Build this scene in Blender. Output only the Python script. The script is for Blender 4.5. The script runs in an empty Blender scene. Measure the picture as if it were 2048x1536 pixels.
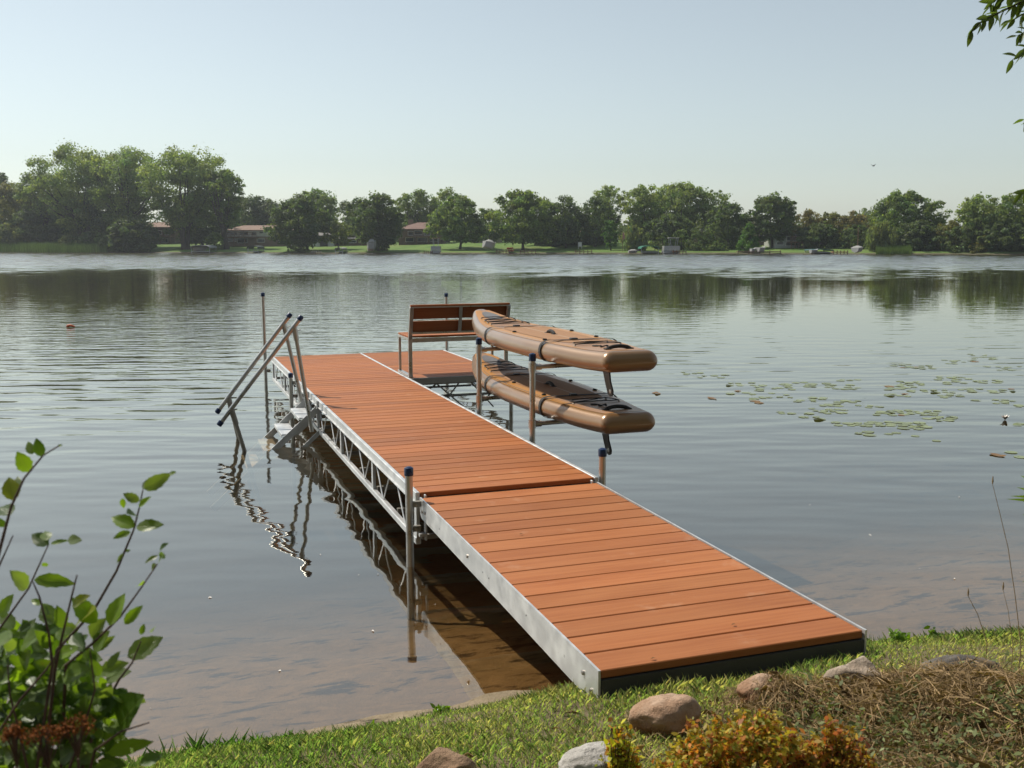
import bpy, bmesh, math, random
import numpy as np
from mathutils import Vector, Matrix
rng = np.random.default_rng(11)
random.seed(5)
SC = bpy.context.scene
COL = SC.collection
rad = math.radians

# ------------------------------------------------------------------ camera
F = 2032.0                      # focal length in pixels of a 2048 wide frame
CAM = np.array([-1.538, -6.174, 2.044])
YAW, PIT, ROL = 0.3371, 0.1386, -0.0023
cy, sy, cp, sp = math.cos(YAW), math.sin(YAW), math.cos(PIT), math.sin(PIT)
FWD = np.array([sy*cp, cy*cp, -sp]); RT0 = np.array([cy, -sy, 0.0]); UP0 = np.cross(RT0, FWD)
RGT = math.cos(ROL)*RT0 + math.sin(ROL)*UP0
UPV = -math.sin(ROL)*RT0 + math.cos(ROL)*UP0
HF = np.array([sy, cy, 0.0])    # horizontal forward
HR = np.array([cy, -sy, 0.0])
def ray(x, y): return FWD + (x-1024)/F*RGT - (y-768)/F*UPV
def P(x, y, b):                 # point of the view line at a horizontal distance b ahead
    d = ray(x, y); return CAM + d*(b/(d@HF))
def onz(x, y, z):
    d = ray(x, y); return CAM + d*((z-CAM[2])/d[2])
cam_d = bpy.data.cameras.new('camera'); cam = bpy.data.objects.new('camera', cam_d); COL.objects.link(cam)
M3 = Matrix([[RGT[i], UPV[i], -FWD[i]] for i in range(3)])
cam.matrix_world = Matrix.Translation(CAM) @ M3.to_4x4()
cam_d.sensor_width = 36; cam_d.lens = F/2048*36; cam_d.clip_start = .05; cam_d.clip_end = 9000
cam_d.dof.use_dof = True; cam_d.dof.focus_distance = 8.0; cam_d.dof.aperture_fstop = 8.0
SC.camera = cam

# ------------------------------------------------------------------ materials
def mat(name):
    m = bpy.data.materials.new(name); m.use_nodes = True
    nt = m.node_tree; nt.nodes.clear()
    out = nt.nodes.new('ShaderNodeOutputMaterial')
    return m, nt, out
class NB:
    """small node builder"""
    def __init__(s, nt): s.nt = nt
    def n(s, t, ins=None, **kw):
        nd = s.nt.nodes.new(t)
        for k, v in kw.items(): setattr(nd, k, v)
        for k, v in (ins or {}).items(): s.set(nd.inputs[k], v)
        return nd
    def set(s, sock, v):
        if isinstance(v, bpy.types.NodeSocket): s.nt.links.new(v, sock)
        elif isinstance(v, (tuple, list)) and len(v) == 3 and sock.type == 'RGBA': sock.default_value = (*v, 1)
        else: sock.default_value = v
    def math(s, op, a, b=0.0, clamp=False):
        nd = s.n('ShaderNodeMath', operation=op, use_clamp=clamp); s.set(nd.inputs[0], a); s.set(nd.inputs[1], b); return nd.outputs[0]
    def mix(s, f, a, b, blend='MIX'):
        nd = s.n('ShaderNodeMix', data_type='RGBA', blend_type=blend)
        s.set(nd.inputs[0], f); s.set(nd.inputs[6], a); s.set(nd.inputs[7], b); return nd.outputs[2]
    def noise(s, vec, scale, detail=4, rough=.55, out=0):
        nd = s.n('ShaderNodeTexNoise', {'Scale': scale, 'Detail': detail, 'Roughness': rough})
        if vec is not None: s.nt.links.new(vec, nd.inputs['Vector'])
        return nd.outputs[out]
    def ramp(s, f, stops):
        nd = s.n('ShaderNodeValToRGB'); s.set(nd.inputs[0], f)
        e = nd.color_ramp.elements
        while len(e) < len(stops): e.new(.5)
        for i, (p, c) in enumerate(stops):
            e[i].position = p; e[i].color = (*c, 1) if len(c) == 3 else c
        return nd.outputs[0]
    def mapr(s, v, a, b, c=0., d=1.):
        nd = s.n('ShaderNodeMapRange', {'Value': v, 'From Min': a, 'From Max': b, 'To Min': c, 'To Max': d}, interpolation_type='SMOOTHSTEP'); return nd.outputs[0]
    def obj(s): return s.n('ShaderNodeTexCoord').outputs['Object']
    def pos(s): return s.n('ShaderNodeNewGeometry').outputs['Position']
    def xyz(s, v):
        nd = s.n('ShaderNodeSeparateXYZ'); s.nt.links.new(v, nd.inputs[0]); return nd.outputs
    def mapping(s, v, loc=(0,0,0), rot=(0,0,0), scale=(1,1,1)):
        nd = s.n('ShaderNodeMapping', {'Location': loc, 'Rotation': rot, 'Scale': scale}); s.nt.links.new(v, nd.inputs['Vector']); return nd.outputs[0]
    def bump(s, h, strength=.3, dist=.01):
        return s.n('ShaderNodeBump', {'Height': h, 'Strength': strength, 'Distance': dist}).outputs[0]
    def bsdf(s, color, rough=.5, metal=0., normal=None, **kw):
        nd = s.n('ShaderNodeBsdfPrincipled', {'Base Color': color, 'Roughness': rough, 'Metallic': metal})
        if normal is not None: s.nt.links.new(normal, nd.inputs['Normal'])
        for k, v in kw.items(): s.set(nd.inputs[k.replace('_', ' ')], v)
        return nd.outputs[0]

def simple(name, c, rough=.6, metal=0., var=.15, scale=12., bump=0., **kw):
    m, nt, out = mat(name); b = NB(nt); v = b.obj()
    n = b.noise(v, scale, 5)
    col = b.mix(b.mapr(n, .3, .7), tuple(x*(1-var) for x in c), tuple(min(1, x*(1+var)) for x in c))
    nm = b.bump(b.noise(v, scale*4, 4), bump, .01) if bump else None
    r = b.mapr(n, .2, .8, max(.02, rough-.08), min(1, rough+.08))
    nt.links.new(b.bsdf(col, r, metal, nm, **kw), out.inputs[0]); return m

def leaf_mat(name, c, trans=.5, rough=.55, veins=False, tcol=None):
    m, nt, out = mat(name); b = NB(nt)
    at = b.n('ShaderNodeAttribute', attribute_name='tint')
    col = b.mix(1.0, c, at.outputs['Color'], 'MULTIPLY')
    nm = None
    if veins:
        uv = b.xyz(b.n('ShaderNodeUVMap').outputs[0])
        side = b.math('ABSOLUTE', b.math('SUBTRACT', uv[0], .5))
        ph = b.math('SUBTRACT', b.math('MULTIPLY', uv[1], 9.), b.math('MULTIPLY', side, 7.))
        w = b.math('ABSOLUTE', b.math('SINE', b.math('MULTIPLY', ph, math.pi)))
        vein = b.mapr(w, 0., .3, 1., 0.)
        mid = b.mapr(side, 0., .035, 1., 0.)
        vm = b.math('MAXIMUM', b.math('MULTIPLY', vein, .55), mid)
        col = b.mix(b.math('MULTIPLY', vm, .35), col, (.22, .27, .10))
        n2 = b.noise(b.obj(), 45., 4)
        col = b.mix(b.mapr(n2, .6, .75, 0., .35), col, (.14, .10, .03))
        nm = b.bump(b.math('SUBTRACT', 1., vm), .5, .0012)
    p = b.bsdf(col, rough, 0., nm, Specular_IOR_Level=.45 if veins else .25)
    t = b.n('ShaderNodeBsdfTranslucent', {'Color': b.mix(1.0, col, tcol or (1.5, 1.6, .7), 'MULTIPLY')})
    if nm is not None: nt.links.new(nm, t.inputs['Normal'])
    mx = b.n('ShaderNodeMixShader', {0: trans}); nt.links.new(p, mx.inputs[1]); nt.links.new(t.outputs[0], mx.inputs[2])
    nt.links.new(mx.outputs[0], out.inputs[0]); return m

M = {}
# composite decking: reddish brown, grain along each board, boards differ a little
m, nt, out = mat('decking'); b = NB(nt); v = b.obj()
at = b.n('ShaderNodeAttribute', attribute_name='tint')
g1 = b.noise(b.mapping(v, scale=(2.2, 60, 60)), 1.0, 6, .6)
g2 = b.noise(b.mapping(v, scale=(1, 3, 3)), 1.3, 4)
g3 = b.noise(v, 260., 2, .7)
col = b.mix(b.mapr(g1, .32, .68), (.33, .106, .030), (.41, .145, .046))
col = b.mix(b.mapr(g2, .35, .75, 0, .45), col, (.42, .17, .068))
col = b.mix(b.mapr(g3, .55, .75, 0, .25), col, (.22, .08, .04))
sm = b.noise(b.mapping(v, scale=(3, 3, 3)), 2.3, 5)
col = b.mix(b.mapr(sm, .6, .78, 0, .35), col, (.52, .29, .17))
col = b.mix(1.0, col, at.outputs['Color'], 'MULTIPLY')
nt.links.new(b.bsdf(col, b.mapr(g2, .3, .7, .5, .68), 0, b.bump(b.math('ADD', g1, b.math('MULTIPLY', g3, .4)), .25, .0015), Specular_IOR_Level=.28), out.inputs[0]); M['deck'] = m
# aluminium, mill finish with streaks and dull patches
def alu(name, c, r, metal=.55):
    m, nt, out = mat(name); b = NB(nt); v = b.obj()
    n = b.noise(b.mapping(v, scale=(3, 3, 3)), 3., 6, .6); s = b.noise(b.mapping(v, scale=(20, 1, 90)), 2., 3)
    col = b.mix(b.mapr(n, .3, .72), tuple(x*.82 for x in c), c)
    col = b.mix(b.mapr(s, .55, .8, 0, .3), col, tuple(x*.6 for x in c))
    sp = b.noise(v, 38., 3); col = b.mix(b.mapr(sp, .68, .78, 0, .6), col, tuple(x*.35 for x in c))
    nt.links.new(b.bsdf(col, b.mapr(n, .3, .7, r-.08, r+.1), metal, b.bump(s, .08, .002)), out.inputs[0]); return m
M['alu'] = alu('mill_aluminium', (.70, .71, .71), .42)
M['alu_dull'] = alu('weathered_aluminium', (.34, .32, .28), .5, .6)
M['end_metal'] = alu('shade_darkened_aluminium', (.09, .09, .075), .7, .3)  # ramp end plate: shade near the grass is darkened into this colour
M['pipe'] = alu('aluminium_pipe', (.56, .55, .52), .33, .9)
M['cap'] = simple('blue_plastic', (.007, .026, .085), .3, 0, .2, 30)
M['bolt'] = simple('bolt_steel', (.4, .36, .32), .35, .9)
M['black'] = simple('black_webbing', (.018, .017, .016), .75, 0, .3, 60, .3)
M['fin'] = simple('black_fin_plastic', (.016, .014, .012), .4)
M['screw'] = simple('pale_screw', (.6, .58, .54), .3, .6)
# inflatable board skin
def skin(name, c1, c2, rough):
    m, nt, out = mat(name); b = NB(nt); v = b.obj()
    n = b.noise(v, 2.5, 2); col = b.mix(b.mapr(n, .3, .7), c1, c2)
    nt.links.new(b.bsdf(col, rough, .3, b.bump(b.noise(v, 500., 2), .03, .0006), Coat_Weight=1., Coat_Roughness=.27), out.inputs[0]); return m
M['skin_side'] = skin('bronze_rail_skin', (.28, .150, .058), (.31, .172, .070), .33)
# deck of a board: orange border, wood brown centre panel
m, nt, out = mat('board_top'); b = NB(nt); v = b.obj(); q = b.xyz(v)
ax = b.math('ABSOLUTE', q[0])
n = b.noise(b.mapping(v, scale=(40, 1.2, 1)), 2.2, 5)
wood = b.mix(b.mapr(n, .3, .7), (.36, .19, .09), (.39, .21, .105))
orange = (.50, .215, .03)
at = b.n('ShaderNodeAttribute', attribute_name='panel')
col = b.mix(at.outputs['Fac'], orange, wood)
nt.links.new(b.bsdf(col, .42, 0., b.bump(b.noise(v, 300., 2), .08, .001), Coat_Weight=.2, Coat_Roughness=.3), out.inputs[0]); M['board_top'] = m
# ribbed foam deck pad
m, nt, out = mat('deck_pad_foam'); b = NB(nt); v = b.obj(); q = b.xyz(v)
rib = b.math('SINE', b.math('MULTIPLY', b.math('ADD', b.math('MULTIPLY', q[0], 1.), b.math('MULTIPLY', q[1], 1.)), 240.))
rib2 = b.math('SINE', b.math('MULTIPLY', b.math('SUBTRACT', q[0], q[1]), 240.))
n = b.noise(b.mapping(v, scale=(30, 1., 1)), 2., 4)
col = b.mix(b.mapr(n, .3, .7), (.34, .175, .08), (.37, .195, .095))
line = b.mapr(b.math('ABSOLUTE', q[0]), .003, .006, 1., 0.)
col = b.mix(line, col, (.5, .4, .3))
nt.links.new(b.bsdf(col, .75, 0., b.bump(b.math('MULTIPLY', rib, rib2), .6, .002)), out.inputs[0]); M['pad'] = m
M['emblem'] = simple('grey_emblem', (.16, .15, .15), .5)
M['label_white'] = simple('white_print', (.7, .7, .68), .5)
# water
m, nt, out = mat('lake_water'); b = NB(nt); pos = b.pos()
loc = b.mapping(pos, rot=(0, 0, YAW))           # x across, y away from the near shore
q = b.xyz(loc)
def waves(sx, sy, scale, detail=2, rough=.5):
    return b.noise(b.mapping(loc, scale=(sx, sy, 1)), scale, detail, rough)
near = b.math('MULTIPLY', b.math('SUBTRACT', waves(.33, 1., 2.6, 1), .5), .026)
fine = b.math('MULTIPLY', b.math('SUBTRACT', waves(.4, 1., 7.5, 2), .5), .0022)
mid = b.math('MULTIPLY', b.math('SUBTRACT', waves(.4, 1., 2.1, 3, .6), .5), .020)
big = b.math('MULTIPLY', b.math('SUBTRACT', waves(.35, 1., .5, 4, .6), .5), .42)
patch = b.noise(b.mapping(loc, scale=(.5, 1., 1)), .045, 3)
left = b.mapr(q[0], 6., -14., 0., 1.)
a_near = b.math('MULTIPLY', b.mapr(q[1], -4., 9., .12, 1.), b.mapr(q[1], 7., 20., 1., .22))
lane = b.math('POWER', 2.718, b.math('MULTIPLY', b.math('POWER', b.math('DIVIDE', b.math('ADD', q[0], 5.), 6.), 2.), -1.))   # a streak of wind down the middle
lf_ = b.math('MULTIPLY', b.math('MULTIPLY', left, .75), b.mapr(q[1], 20., 32., 1., .12))
a_mid = b.math('MULTIPLY', b.mapr(q[1], 3., 20., 0., .85), b.math('ADD', b.math('ADD', lf_, b.math('MULTIPLY', lane, 1.5)), b.mapr(patch, .35, .65, .03, .16)))
a_far = b.math('MULTIPLY', b.mapr(b.math('ADD', q[1], b.math('MULTIPLY', b.math('SUBTRACT', patch, .5), 50.)), 44., 86., .0, 1.), b.mapr(patch, .3, .6, .8, 1.))
h = b.math('ADD', b.math('MULTIPLY', b.math('ADD', near, fine), b.math('MULTIPLY', a_near, b.math('ADD', .7, b.math('MULTIPLY', left, .7)))),
           b.math('ADD', b.math('MULTIPLY', mid, a_mid), b.math('MULTIPLY', big, b.math('MULTIPLY', a_far, .22))))
nm = b.bump(h, 1., 1.)
rgh = b.math('ADD', b.mapr(q[1], 8., 60., .0, .012), b.mapr(q[1], 50., 95., 0., .14))
bf = b.n('ShaderNodeNewGeometry').outputs['Backfacing']
ior = b.mapr(bf, 0., 1., 1.95, 1/1.95)
fr = b.n('ShaderNodeFresnel', {'IOR': ior, 'Normal': nm}).outputs[0]
fr = b.math('POWER', fr, .69)
gl = b.n('ShaderNodeBsdfGlossy', {'Color': (1., .99, .93), 'Roughness': rgh, 'Normal': nm})
tr = b.n('ShaderNodeBsdfTransparent', {'Color': (.84, .70, .50)})
mx = b.n('ShaderNodeMixShader', {0: fr}); nt.links.new(tr.outputs[0], mx.inputs[1]); nt.links.new(gl.outputs[0], mx.inputs[2])
nt.links.new(mx.outputs[0], out.inputs[0]); M['water'] = m
# ground: lake bed, soil of the near bank, lawns of the far shore
m, nt, out = mat('terrain'); b = NB(nt); pos = b.pos(); q = b.xyz(pos)
ahead = b.xyz(b.mapping(pos, rot=(0, 0, YAW)))[1]
n1 = b.noise(pos, 1.6, 6, .65); n2 = b.noise(pos, 9., 6, .7); n3 = b.noise(pos, 55., 3, .6)
patch = b.noise(b.mapping(pos, rot=(0, 0, YAW), scale=(1., 2.4, 1)), 3.3, 8, .72)
sand = b.mix(b.mapr(n2, .35, .7), (.21, .165, .105), (.30, .235, .155))
sand = b.mix(b.mapr(n3, .55, .7, 0, .35), sand, (.33, .27, .19))
sand = b.mix(b.mapr(patch, .53, .62, 0, .9), sand, (.035, .03, .022))
dim_silt = b.mix(b.mapr(n1, .3, .7), (.016, .016, .010), (.028, .026, .016))
bed = b.mix(b.mapr(q[2], -.16, -.62), sand, dim_silt)  # deep silt is darkened to stand in for light lost in the water
soil = b.mix(b.mapr(n2, .3, .7), (.10, .075, .045), (.19, .15, .09))
near_c = b.mix(b.mapr(q[2], .05, .12), bed, soil)
lawn = b.mix(b.mapr(b.noise(pos, .25, 5, .6), .3, .7), (.085, .165, .03), (.15, .225, .05))
lawn = b.mix(b.mapr(b.noise(pos, .06, 3), .52, .7, 0, .6), lawn, (.17, .18, .06))
mud = b.mix(b.mapr(n1, .3, .7), (.06, .055, .03), (.15, .13, .08))
far_c = b.mix(b.mapr(q[2], .10, .36), mud, lawn)
far_c = b.mix(b.mapr(q[2], -.1, .05), bed, far_c)
col = b.mix(b.mapr(ahead, 100., 105.), near_c, far_c)
hgt = b.math('ADD', n2, b.math('MULTIPLY', n3, .35))
nt.links.new(b.bsdf(col, .85, 0., b.bump(hgt, .7, .03), Specular_IOR_Level=.2), out.inputs[0]); M['ground'] = m
# foliage
M['leaf_dark'] = leaf_mat('dark_foliage', (0.1, 0.138, 0.05))
M['leaf_mid'] = leaf_mat('mid_foliage', (0.16, 0.215, 0.065))
M['leaf_light'] = leaf_mat('cottonwood_foliage', (0.215, 0.27, 0.09))
M['leaf_olive'] = leaf_mat('olive_foliage', (0.16, 0.16, 0.045))
M['leaf_yellow'] = leaf_mat('yellow_green_foliage', (.16, .19, .045))
M['leaf_bright'] = leaf_mat('bright_foliage', (.085, .17, .035))
M['leaf_willow'] = leaf_mat('willow_foliage', (0.17, 0.2, 0.08))
M['leaf_brown'] = leaf_mat('turning_foliage', (0.19, 0.165, 0.07))
M['wood_far'] = leaf_mat('woodland_foliage', (0.1, 0.13, 0.06))
M['reed'] = leaf_mat('reed_blades', (0.11, 0.17, 0.045), .3)
M['bark'] = simple('bark', (.11, .085, .06), .9, 0, .35, 3, .6)
M['bark_dark'] = simple('dark_bark', (.055, .043, .033), .9, 0, .35, 3, .6)
M['shrub_leaf'] = leaf_mat('shrub_leaf', (.135, .215, .034), .45, .36, True, (1.7, 1.8, .35))
M['elm_leaf'] = leaf_mat('elm_leaf', (.13, .20, .04), .4, .4, True)
M['grass'] = leaf_mat('grass_blades', (.27, .405, .14), .5, .5, False, (1.2, 1.4, .5))
M['dry'] = leaf_mat('dry_stalks', (.33, .24, .14), .15, .8)
M['cover'] = leaf_mat('ground_cover_leaves', (.14, .165, .06), .25, .6)
M['spirea'] = leaf_mat('turning_shrub_leaf', (.42, .30, .05), .4, .5)
M['rust'] = leaf_mat('rusty_seed_heads', (.20, .065, .016), .1, .9)
M['stem'] = simple('shrub_stem', (.085, .05, .035), .7, 0, .3, 40)
M['pad_leaf'] = leaf_mat('lily_pad_leaf', (0.24, 0.28, 0.16), .1, .35)
M['pad_brown'] = leaf_mat('lily_pad_brown', (.22, .13, .06), .1, .5)
M['petal'] = simple('white_petal', (.75, .70, .64), .6)
# stone
def stone(name, c1, c2, c3, rough=.85, s=9., rust=False):
    m, nt, out = mat(name); b = NB(nt); v = b.obj()
    n = b.noise(v, s, 8, .62); n2 = b.noise(v, s*9, 5, .7); n3 = b.noise(v, s*.5, 4)
    col = b.mix(b.mapr(n, .38, .64), c1, c2); col = b.mix(b.mapr(n3, .48, .66, 0, .8), col, c3)
    col = b.mix(b.mapr(n2, .52, .75, 0, .5), col, tuple(x*.4 for x in c1))
    if rust: col = b.mix(b.mapr(b.math('ADD', b.xyz(v)[2], b.math('MULTIPLY', b.math('SUBTRACT', n3, .5), .12)), .045, -.015, 0, .95), col, b.mix(b.mapr(n, .35, .6), (.17, .07, .025), (.30, .13, .045)))
    nt.links.new(b.bsdf(col, rough, 0, b.bump(b.math('ADD', n, b.math('MULTIPLY', n2, .5)), 1., .02), Specular_IOR_Level=.25), out.inputs[0]); return m
M['stone_tan'] = stone('tan_granite', (.42, .26, .165), (.55, .40, .29), (.42, .20, .08), rust=True)
M['stone_grey'] = stone('grey_stone', (.36, .28, .21), (.54, .45, .36), (.36, .26, .17))
M['stone_dark'] = stone('dark_stone', (.10, .09, .08), (.19, .17, .15), (.16, .12, .08))
M['stone_brown'] = stone('brown_stone', (.26, .16, .10), (.40, .27, .17), (.30, .17, .09))
M['stone_pale'] = stone('pale_stone', (.45, .42, .38), (.6, .57, .53), (.4, .36, .3))
# far houses and boats
def wallm(name, c, lines=True):
    m, nt, out = mat(name); b = NB(nt); v = b.obj(); q = b.xyz(v)
    n = b.noise(v, 1.2, 5); col = b.mix(b.mapr(n, .3, .7), tuple(x*.8 for x in c), c)
    w = b.mapr(b.math('FRACT', b.math('MULTIPLY', q[2], 5.)), 0., .12, .75, 1.)
    if lines: col = b.mix(1., col, b.n('ShaderNodeCombineColor', {0: w, 1: w, 2: w}).outputs[0], 'MULTIPLY')
    nt.links.new(b.bsdf(col, .8), out.inputs[0]); return m
M['brick'] = wallm('tan_brick', (.22, .16, .11)); M['brick_dark'] = wallm('brown_siding', (.15, .10, .065))
M['white_wall'] = wallm('white_siding', (.62, .62, .58)); M['cream'] = wallm('cream_siding', (.42, .37, .27)); M['grey_wall'] = wallm('grey_siding', (.42, .43, .40))
M['roof_red'] = simple('red_brown_shingle', (.20, .12, .095), .9, 0, .25, 2); M['roof_tan'] = simple('tan_shingle', (.27, .18, .14), .9, 0, .2, 2)
M['roof_grey'] = simple('grey_shingle', (.2, .19, .18), .9, 0, .2, 2)
M['pane'] = simple('window_pane', (.03, .04, .045), .08, 0, .3, 1.); M['trim'] = simple('white_trim', (.65, .64, .6), .6)
M['timber'] = simple('brown_timber', (.17, .10, .06), .8); M['timber_red'] = simple('red_timber', (.30, .10, .06), .8)
M['hull_white'] = simple('white_hull', (.36, .36, .345), .3); M['canvas_white'] = simple('pale_canvas', (.30, .30, .285), .8); M['canvas_grey'] = simple('grey_canvas', (.30, .31, .31), .8)
M['canvas_green'] = simple('green_canvas', (.02, .16, .10), .7); M['canvas_dark'] = simple('dark_green_canvas', (.02, .035, .03), .7); M['canvas_teal'] = simple('teal_canvas', (.03, .10, .10), .7)
M['galv'] = simple('galvanised_frame', (.35, .36, .37), .5, .4); M['flag'] = simple('faded_flag', (.42, .2, .19), .8); M['orange'] = simple('orange_plastic', (.65, .12, .02), .5)
M['dark_metal'] = simple('dark_metal', (.05, .05, .05), .5); M['flip_red'] = simple('red_plastic', (.45, .08, .03), .5); M['feather'] = simple('bird_feather', (.03, .03, .03), .8)

# ------------------------------------------------------------------ objects
def empty(name, loc, rz=0.):
    o = bpy.data.objects.new(name, None); o.empty_display_size = .2
    o.location = loc; o.rotation_euler = (0, 0, rz); COL.objects.link(o); return o
def tag(o, label=None, cat=None, group=None, kind=None):
    if label: o['label'] = label
    if cat: o['category'] = cat
    if group: o['group'] = group
    if kind: o['kind'] = kind
    return o
def thing(name, label, cat, loc, rz=0., group=None): return tag(empty(name, [float(c) for c in loc], rz), label, cat, group)
def copy_tree(o, parent=None):
    c = o.copy(); COL.objects.link(c)
    if parent is not None: c.parent = parent
    for ch in list(o.children): copy_tree(ch, c)
    return c
class MB:
    def __init__(s): s.v = []; s.f = []; s.t = []      # vertices, faces, tint per vertex
    def add(s, vs, fs, tint=(1, 1, 1)):
        k = len(s.v); s.v += [tuple(map(float, p)) for p in vs]; s.f += [tuple(k+i for i in f) for f in fs]; s.t += [tint]*len(vs); return s
    def box(s, c, d, R=None, tint=(1, 1, 1), ch=0.):
        c = np.array(c, float); h = np.array(d, float)/2
        if ch <= 0:
            vs = np.array([[x, y, z] for x in (-1, 1) for y in (-1, 1) for z in (-1, 1)])*h
            fs = [(0, 1, 3, 2), (4, 6, 7, 5), (0, 4, 5, 1), (2, 3, 7, 6), (0, 2, 6, 4), (1, 5, 7, 3)]
        else:                                          # chamfered box: three copies of each corner
            vs = []; idx = {}
            for x in (-1, 1):
                for y in (-1, 1):
                    for z in (-1, 1):
                        for a in range(3):
                            p = np.array([x, y, z])*(h-ch); p[a] = (x, y, z)[a]*h[a]
                            idx[(x, y, z, a)] = len(vs); vs.append(p)
            vs = np.array(vs); fs = []
            S = (-1, 1)
            for a in range(3):
                b_, c_ = [(1, 2), (2, 0), (0, 1)][a]
                def k(sa, sb, sc, ax):
                    t = [0, 0, 0]; t[a] = sa; t[b_] = sb; t[c_] = sc; return idx[(*t, ax)]
                for sa in S:
                    f = [k(sa, -1, -1, a), k(sa, 1, -1, a), k(sa, 1, 1, a), k(sa, -1, 1, a)]
                    fs.append(f if sa > 0 else f[::-1])
                for sb in S:
                    for sc in S:
                        f = [k(-1, sb, sc, b_), k(1, sb, sc, b_), k(1, sb, sc, c_), k(-1, sb, sc, c_)]
                        fs.append(f if sb*sc < 0 else f[::-1])
            for x in S:
                for y in S:
                    for z in S:
                        f = [idx[(x, y, z, a)] for a in range(3)]; fs.append(f if x*y*z > 0 else f[::-1])
        if R is not None: vs = vs @ np.array(R).T
        return s.add(vs+c, fs, tint)
    def bar(s, p0, p1, w, h, up=(0, 0, 1), ch=0., tint=(1, 1, 1)):   # rectangular bar between two points
        p0, p1 = np.array(p0, float), np.array(p1, float); d = p1-p0; L = np.linalg.norm(d); d /= L
        x = np.cross(d, up); n = np.linalg.norm(x)
        x = np.cross(d, (1, 0, 0)) if n < 1e-4 else x; x /= np.linalg.norm(x); z = np.cross(x, d)
        return s.box((p0+p1)/2, (w, L, h), np.stack([x, d, z], 1), tint, ch)
    def tube(s, path, r, n=12, caps=True, tint=(1, 1, 1)):
        path = [np.array(p, float) for p in path]; m = len(path)
        rs = [r]*m if np.isscalar(r) else list(r)
        vs = []; ref = None
        for i, p in enumerate(path):
            d = path[min(i+1, m-1)]-path[max(i-1, 0)]; d = d/(np.linalg.norm(d)+1e-12)
            if ref is None:
                ref = np.cross(d, (0, 0, 1)); ref = np.cross(d, (1, 0, 0)) if np.linalg.norm(ref) < 1e-3 else ref
            ref = ref-d*(ref@d); ref /= np.linalg.norm(ref); w = np.cross(d, ref)
            for k in range(n):
                a = 2*math.pi*k/n; vs.append(p+rs[i]*(math.cos(a)*ref+math.sin(a)*w))
        fs = [(i*n+k, i*n+(k+1) % n, (i+1)*n+(k+1) % n, (i+1)*n+k) for i in range(m-1) for k in range(n)]
        if caps: fs += [tuple(range(n))[::-1], tuple(range((m-1)*n, m*n))]
        return s.add(vs, fs, tint)
    def lathe(s, c, prof, n=20, axis=(0, 0, 1), tint=(1, 1, 1)):
        ax = np.array(axis, float); ax /= np.linalg.norm(ax); c = np.array(c, float)
        return s.tube([c+ax*z for r, z in prof], [max(r, 1e-4) for r, z in prof], n, True, tint)
    def prism(s, poly, w, a0, a1, tint=(1, 1, 1)):      # outline in a plane, thickness along axis w (0,1,2)
        o = [i for i in range(3) if i != w]; n = len(poly); vs = []
        for a in (a0, a1):
            for p in poly:
                q = [0, 0, 0]; q[o[0]], q[o[1]] = p; q[w] = a; vs.append(q)
        fs = [tuple(range(n)), tuple(range(n, 2*n))[::-1]]+[(i, n+i, n+(i+1) % n, (i+1) % n) for i in range(n)]
        return s.add(vs, fs, tint)
    def build(s, name, material, parent=None, off=None, smooth=True, angle=35):
        if off is not None: vs = np.array(s.v)-np.array(off, float)
        else: vs = np.array(s.v)
        me = bpy.data.meshes.new(name); me.from_pydata(vs.tolist(), [], s.f); me.materials.append(material)
        bm = bmesh.new(); bm.from_mesh(me); bmesh.ops.recalc_face_normals(bm, faces=bm.faces); bm.to_mesh(me); bm.free()
        ca = me.color_attributes.new('tint', 'FLOAT_COLOR', 'POINT')
        ca.data.foreach_set('color', np.hstack([np.array(s.t, float), np.ones((len(s.t), 1))]).ravel())
        if smooth: me.shade_smooth() if hasattr(me, 'shade_smooth') else None; me.set_sharp_from_angle(angle=rad(angle)) if smooth else None
        o = bpy.data.objects.new(name, me); COL.objects.link(o)
        if parent is not None: o.parent = parent
        return o
def fast_mesh(name, verts, nper, material, parent=None, off=(0, 0, 0), tint=None, uv=None):
    """many loose n-gons at once: verts (N*nper,3), tint per vertex"""
    v = np.asarray(verts, np.float32)-np.asarray(off, np.float32); N = len(v)//nper
    me = bpy.data.meshes.new(name); me.vertices.add(len(v)); me.vertices.foreach_set('co', v.ravel())
    me.loops.add(len(v)); me.loops.foreach_set('vertex_index', np.arange(len(v), dtype=np.int32))
    me.polygons.add(N); me.polygons.foreach_set('loop_start', np.arange(0, len(v), nper, dtype=np.int32))
    me.update(calc_edges=True); me.validate()
    ca = me.color_attributes.new('tint', 'FLOAT_COLOR', 'POINT')
    t = np.ones((len(v), 4), np.float32)
    if tint is not None: t[:, :3] = tint
    ca.data.foreach_set('color', t.ravel())
    me.materials.append(material)
    o = bpy.data.objects.new(name, me); COL.objects.link(o)
    if parent is not None: o.parent = parent
    return o
def unit(v): return v/(np.linalg.norm(v, axis=-1, keepdims=True)+1e-9)

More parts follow.
